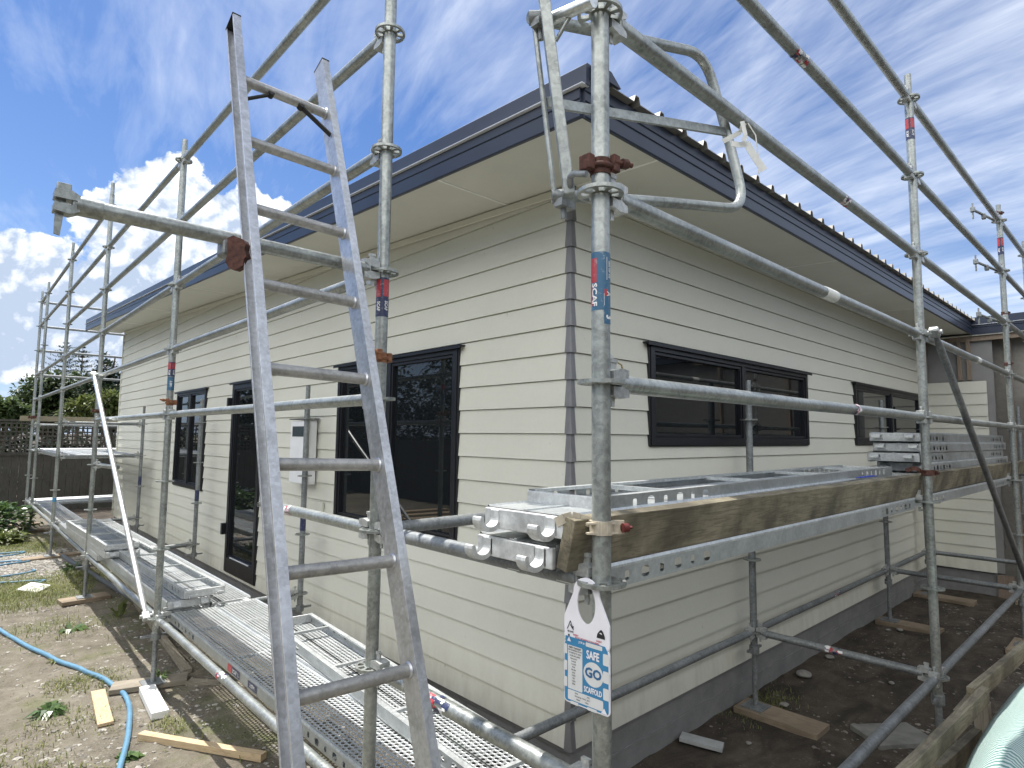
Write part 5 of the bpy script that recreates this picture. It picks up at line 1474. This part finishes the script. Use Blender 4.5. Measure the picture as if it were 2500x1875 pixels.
bush('hedge', 'tall clipped hedge added behind the camera to block low sky, mirrored in right windows', (3,-7.4,-.3), [(-6+i*1.2,-7.6,1.6+.3*(i%2),1.0,.6,1.7) for i in range(16)], 12000, .3, LEAF_DARK, 'hedge')  # hedge put in out of view to keep low sky off the right wall
bush('added_tall_hedge', 'tall dense hedge added in far left garden to block sky mirrored in big window', (-8.5,17.6,-.3), [(-13+i*.95,17.8+.4*(i%2),z_,1.0,.8,1.0) for i in range(10) for z_ in (.6,1.9,3.1)], 14000, .26, LEAF_DARK, 'hedge')  # added hedge, hides bright sky from the big window's reflection
# planting seen mirrored in the right wall's glass and beyond the frame
for k, (x, y, h) in enumerate(((-4,-9.5,4.2),(0,-10.5,5.0),(4,-9.5,4.4),(8,-10,5.2),(12,-9,4.5),(-9.5,-3,4.6),(-9.5,3,5.2),(-9.6,8,5.0),(-9.8,12.5,5.6),(-6,19,5.0),(-9,19.5,5.6))):
    tree('%s garden tree behind the camera, mirrored in the glass' % ('first','second','third','fourth','fifth','sixth','seventh','eighth','ninth','tenth','eleventh')[k], (x,y,-.3), h, [(x+rr.uniform(-1,1),y+rr.uniform(-.6,.6),h*rr.uniform(.3,.8),1.3,1.2,1.0) for i in range(8)], 3600, .34, LEAF_MID, group='garden trees behind the camera')

# ------------------------------------------------------------------ world and sun
# sun travels from +y (over the house), slightly from -x
cy, cxs = .43, .066
sv = Vector((-cxs, cy, 1)).normalized()       # towards the sun
sun = bpy.data.lights.new('sun', 'SUN'); so = bpy.data.objects.new('sun', sun); COL.objects.link(so)
sun.energy = 3.8; sun.angle = rad(.55); sun.color = (1.0, .955, .89)
so.rotation_mode = 'QUATERNION'; so.rotation_quaternion = sv.to_track_quat('Z', 'Y')
W = bpy.data.worlds.new('World'); sc.world = W; W.use_nodes = True
nt = NT.__new__(NT); nt.t = W.node_tree; nt.n = nt.t.nodes; nt.l = nt.t.links; nt.n.clear(); nt.out = nt.n.new('ShaderNodeOutputWorld')
el = math.asin(sv.z); az = math.atan2(sv.x, sv.y)
sky = nt.node('ShaderNodeTexSky', {'sky_type': 'NISHITA', 'sun_disc': False, 'sun_elevation': el, 'sun_rotation': az, 'air_density': 1.0, 'dust_density': .6, 'ozone_density': 3.5})
d = nt.node('ShaderNodeTexCoord').outputs['Generated']
X, Y, Z = nt.sep(d)
m = nt.math
zc = m('MAXIMUM', Z, .02)
# high cirrus: project on a plane overhead
den = m('ADD', zc, .12)
cp = nt.comb(m('DIVIDE', X, den), m('DIVIDE', Y, den), 0.)
cpr = nt.mapv(nt.mapv(cp, (1,1,1), (0,0,rad(14))), (2.0, .55, 1))
w1 = nt.noise(cpr, 1.4, 6, .62, 1.0)
w2 = nt.noise(nt.mapv(cp, (1.,1.,1.), (0,0,rad(-20)), (4,2,0)), .75, 4, .55, .6)
w3 = nt.noise(nt.mapv(nt.mapv(cp, (1,1,1), (0,0,rad(10))), (5.,.9,1), (0,0,0), (1,7,0)), 2.4, 5, .66, .5)
cir = m('ADD', m('MULTIPLY', w1, .42), m('ADD', m('MULTIPLY', w2, .40), m('MULTIPLY', w3, .18)))
# more veil towards +x (right of the picture)
cir = m('ADD', cir, m('MULTIPLY', m('SUBTRACT', X, .55), .14))
back = m('ADD', m('MULTIPLY', X, .68), m('MULTIPLY', Y, .73))
cir = m('ADD', cir, m('MULTIPLY', nt.ramp(back, [(.0, 1.), (.45, 0.)]), .22))  # unseen cloud behind the camera, added to brighten the shaded walls
cirf = nt.ramp(cir, [(.42, 0.), (.52, .28), (.63, .70), (.76, .95)])
# horizon haze
hz = nt.ramp(Z, [(.0, .75), (.10, .42), (.30, .08), (.45, 0.)])
# cumulus in local tangent coordinates round the left of the picture
F = (.201, .980); Rr = (.980, -.201)
fd = m('ADD', m('MULTIPLY', X, F[0]), m('MULTIPLY', Y, F[1]))
rd = m('ADD', m('MULTIPLY', X, Rr[0]), m('MULTIPLY', Y, Rr[1]))
fdm = m('MAXIMUM', fd, .05)
u = m('DIVIDE', rd, fdm); v = m('DIVIDE', Z, fdm)
uv = nt.comb(u, v, 0.)
nb = nt.noise(uv, 20., 6, .58, .2)
nb2 = nt.noise(nt.mapv(uv, loc=(.006,-.014,0)), 20., 4, .58, .2)
vor = nt.node('ShaderNodeTexVoronoi', None, Vector=nt.mapv(uv, loc=(.3,.1,0)), Scale=26.).outputs['Distance']
def blob(cu, cv, ru, rv):
    a = m('DIVIDE', m('SUBTRACT', u, cu), ru); b = m('DIVIDE', m('SUBTRACT', v, cv), rv)
    return m('SUBTRACT', 1., m('SQRT', m('ADD', m('MULTIPLY', a, a), m('MULTIPLY', b, b))))
mask = None
for bl in ((.03,.315,.11,.10),(.09,.31,.10,.085),(-.035,.29,.075,.065),(.10,.285,.09,.075),(.03,.225,.16,.075),(.165,.30,.06,.075),(.10,.19,.12,.06),(-.155,.215,.09,.055),(-.23,.21,.10,.06),(-.09,.165,.12,.07),(-.20,.15,.15,.07),(-.05,.10,.20,.05),(.95,.085,.10,.035),(1.25,.12,.12,.05)):
    b = blob(*bl); mask = b if mask is None else m('MAXIMUM', mask, b)
mk = m('ADD', mask, m('ADD', m('MULTIPLY', m('SUBTRACT', nb, .5), .95), m('MULTIPLY', m('SUBTRACT', .35, vor), .35)))
cum = nt.ramp(mk, [(.0, 0.), (.06, .85), (.2, 1.)])
cum = m('MULTIPLY', cum, m('GREATER_THAN', fd, .1))
lit = m('ADD', m('MULTIPLY', m('SUBTRACT', nb, nb2), 4.4), m('ADD', .60, m('ADD', m('MULTIPLY', m('SUBTRACT', v, .25), 2.6), m('MULTIPLY', m('SUBTRACT', .3, vor), .9))))
lit = m('SUBTRACT', lit, m('MULTIPLY', nt.ramp(mk, [(.3, 0.), (1.1, 1.)]), .35))
ccol = nt.ramp(lit, [(.0, (3.0,3.6,4.6)), (.45, (4.9,5.3,6.0)), (.85, (7.8,8.0,8.2))])
skyb = nt.mix(1., sky.outputs[0], (.44,.56,.73), 'MULTIPLY')
SK = nt.mix(cirf, skyb, (5.3,5.7,6.4))
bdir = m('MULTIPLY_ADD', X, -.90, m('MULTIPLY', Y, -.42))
fill_bank = m('MULTIPLY', nt.ramp(m('ADD', bdir, m('MULTIPLY', m('SUBTRACT', w1, .5), .35)), [(.28, 0.), (.50, 1.)]), nt.ramp(m('ADD', Z, m('MULTIPLY', m('SUBTRACT', w2, .5), .4)), [(.20, 0.), (.36, 1.), (.78, 1.), (.92, .25)]))
SK = nt.mix(fill_bank, SK, (14.5,14.5,14.2))  # out-of-view bright cloud bank, added as fill light for the walls
SK = nt.mix(hz, SK, (3.4,4.2,5.6))
SK = nt.mix(cum, SK, ccol)
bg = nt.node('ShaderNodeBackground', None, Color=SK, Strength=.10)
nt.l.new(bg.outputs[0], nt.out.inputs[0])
sc.view_settings.view_transform = 'Standard'; sc.view_settings.look = 'None'; sc.view_settings.gamma = 1; sc.view_settings.exposure = .95
sc.cycles.max_bounces = 5; sc.cycles.diffuse_bounces = 3; sc.cycles.glossy_bounces = 3; sc.cycles.transparent_max_bounces = 12; sc.cycles.adaptive_threshold = .02; sc.cycles.use_denoising = True
sc.render.film_transparent = False
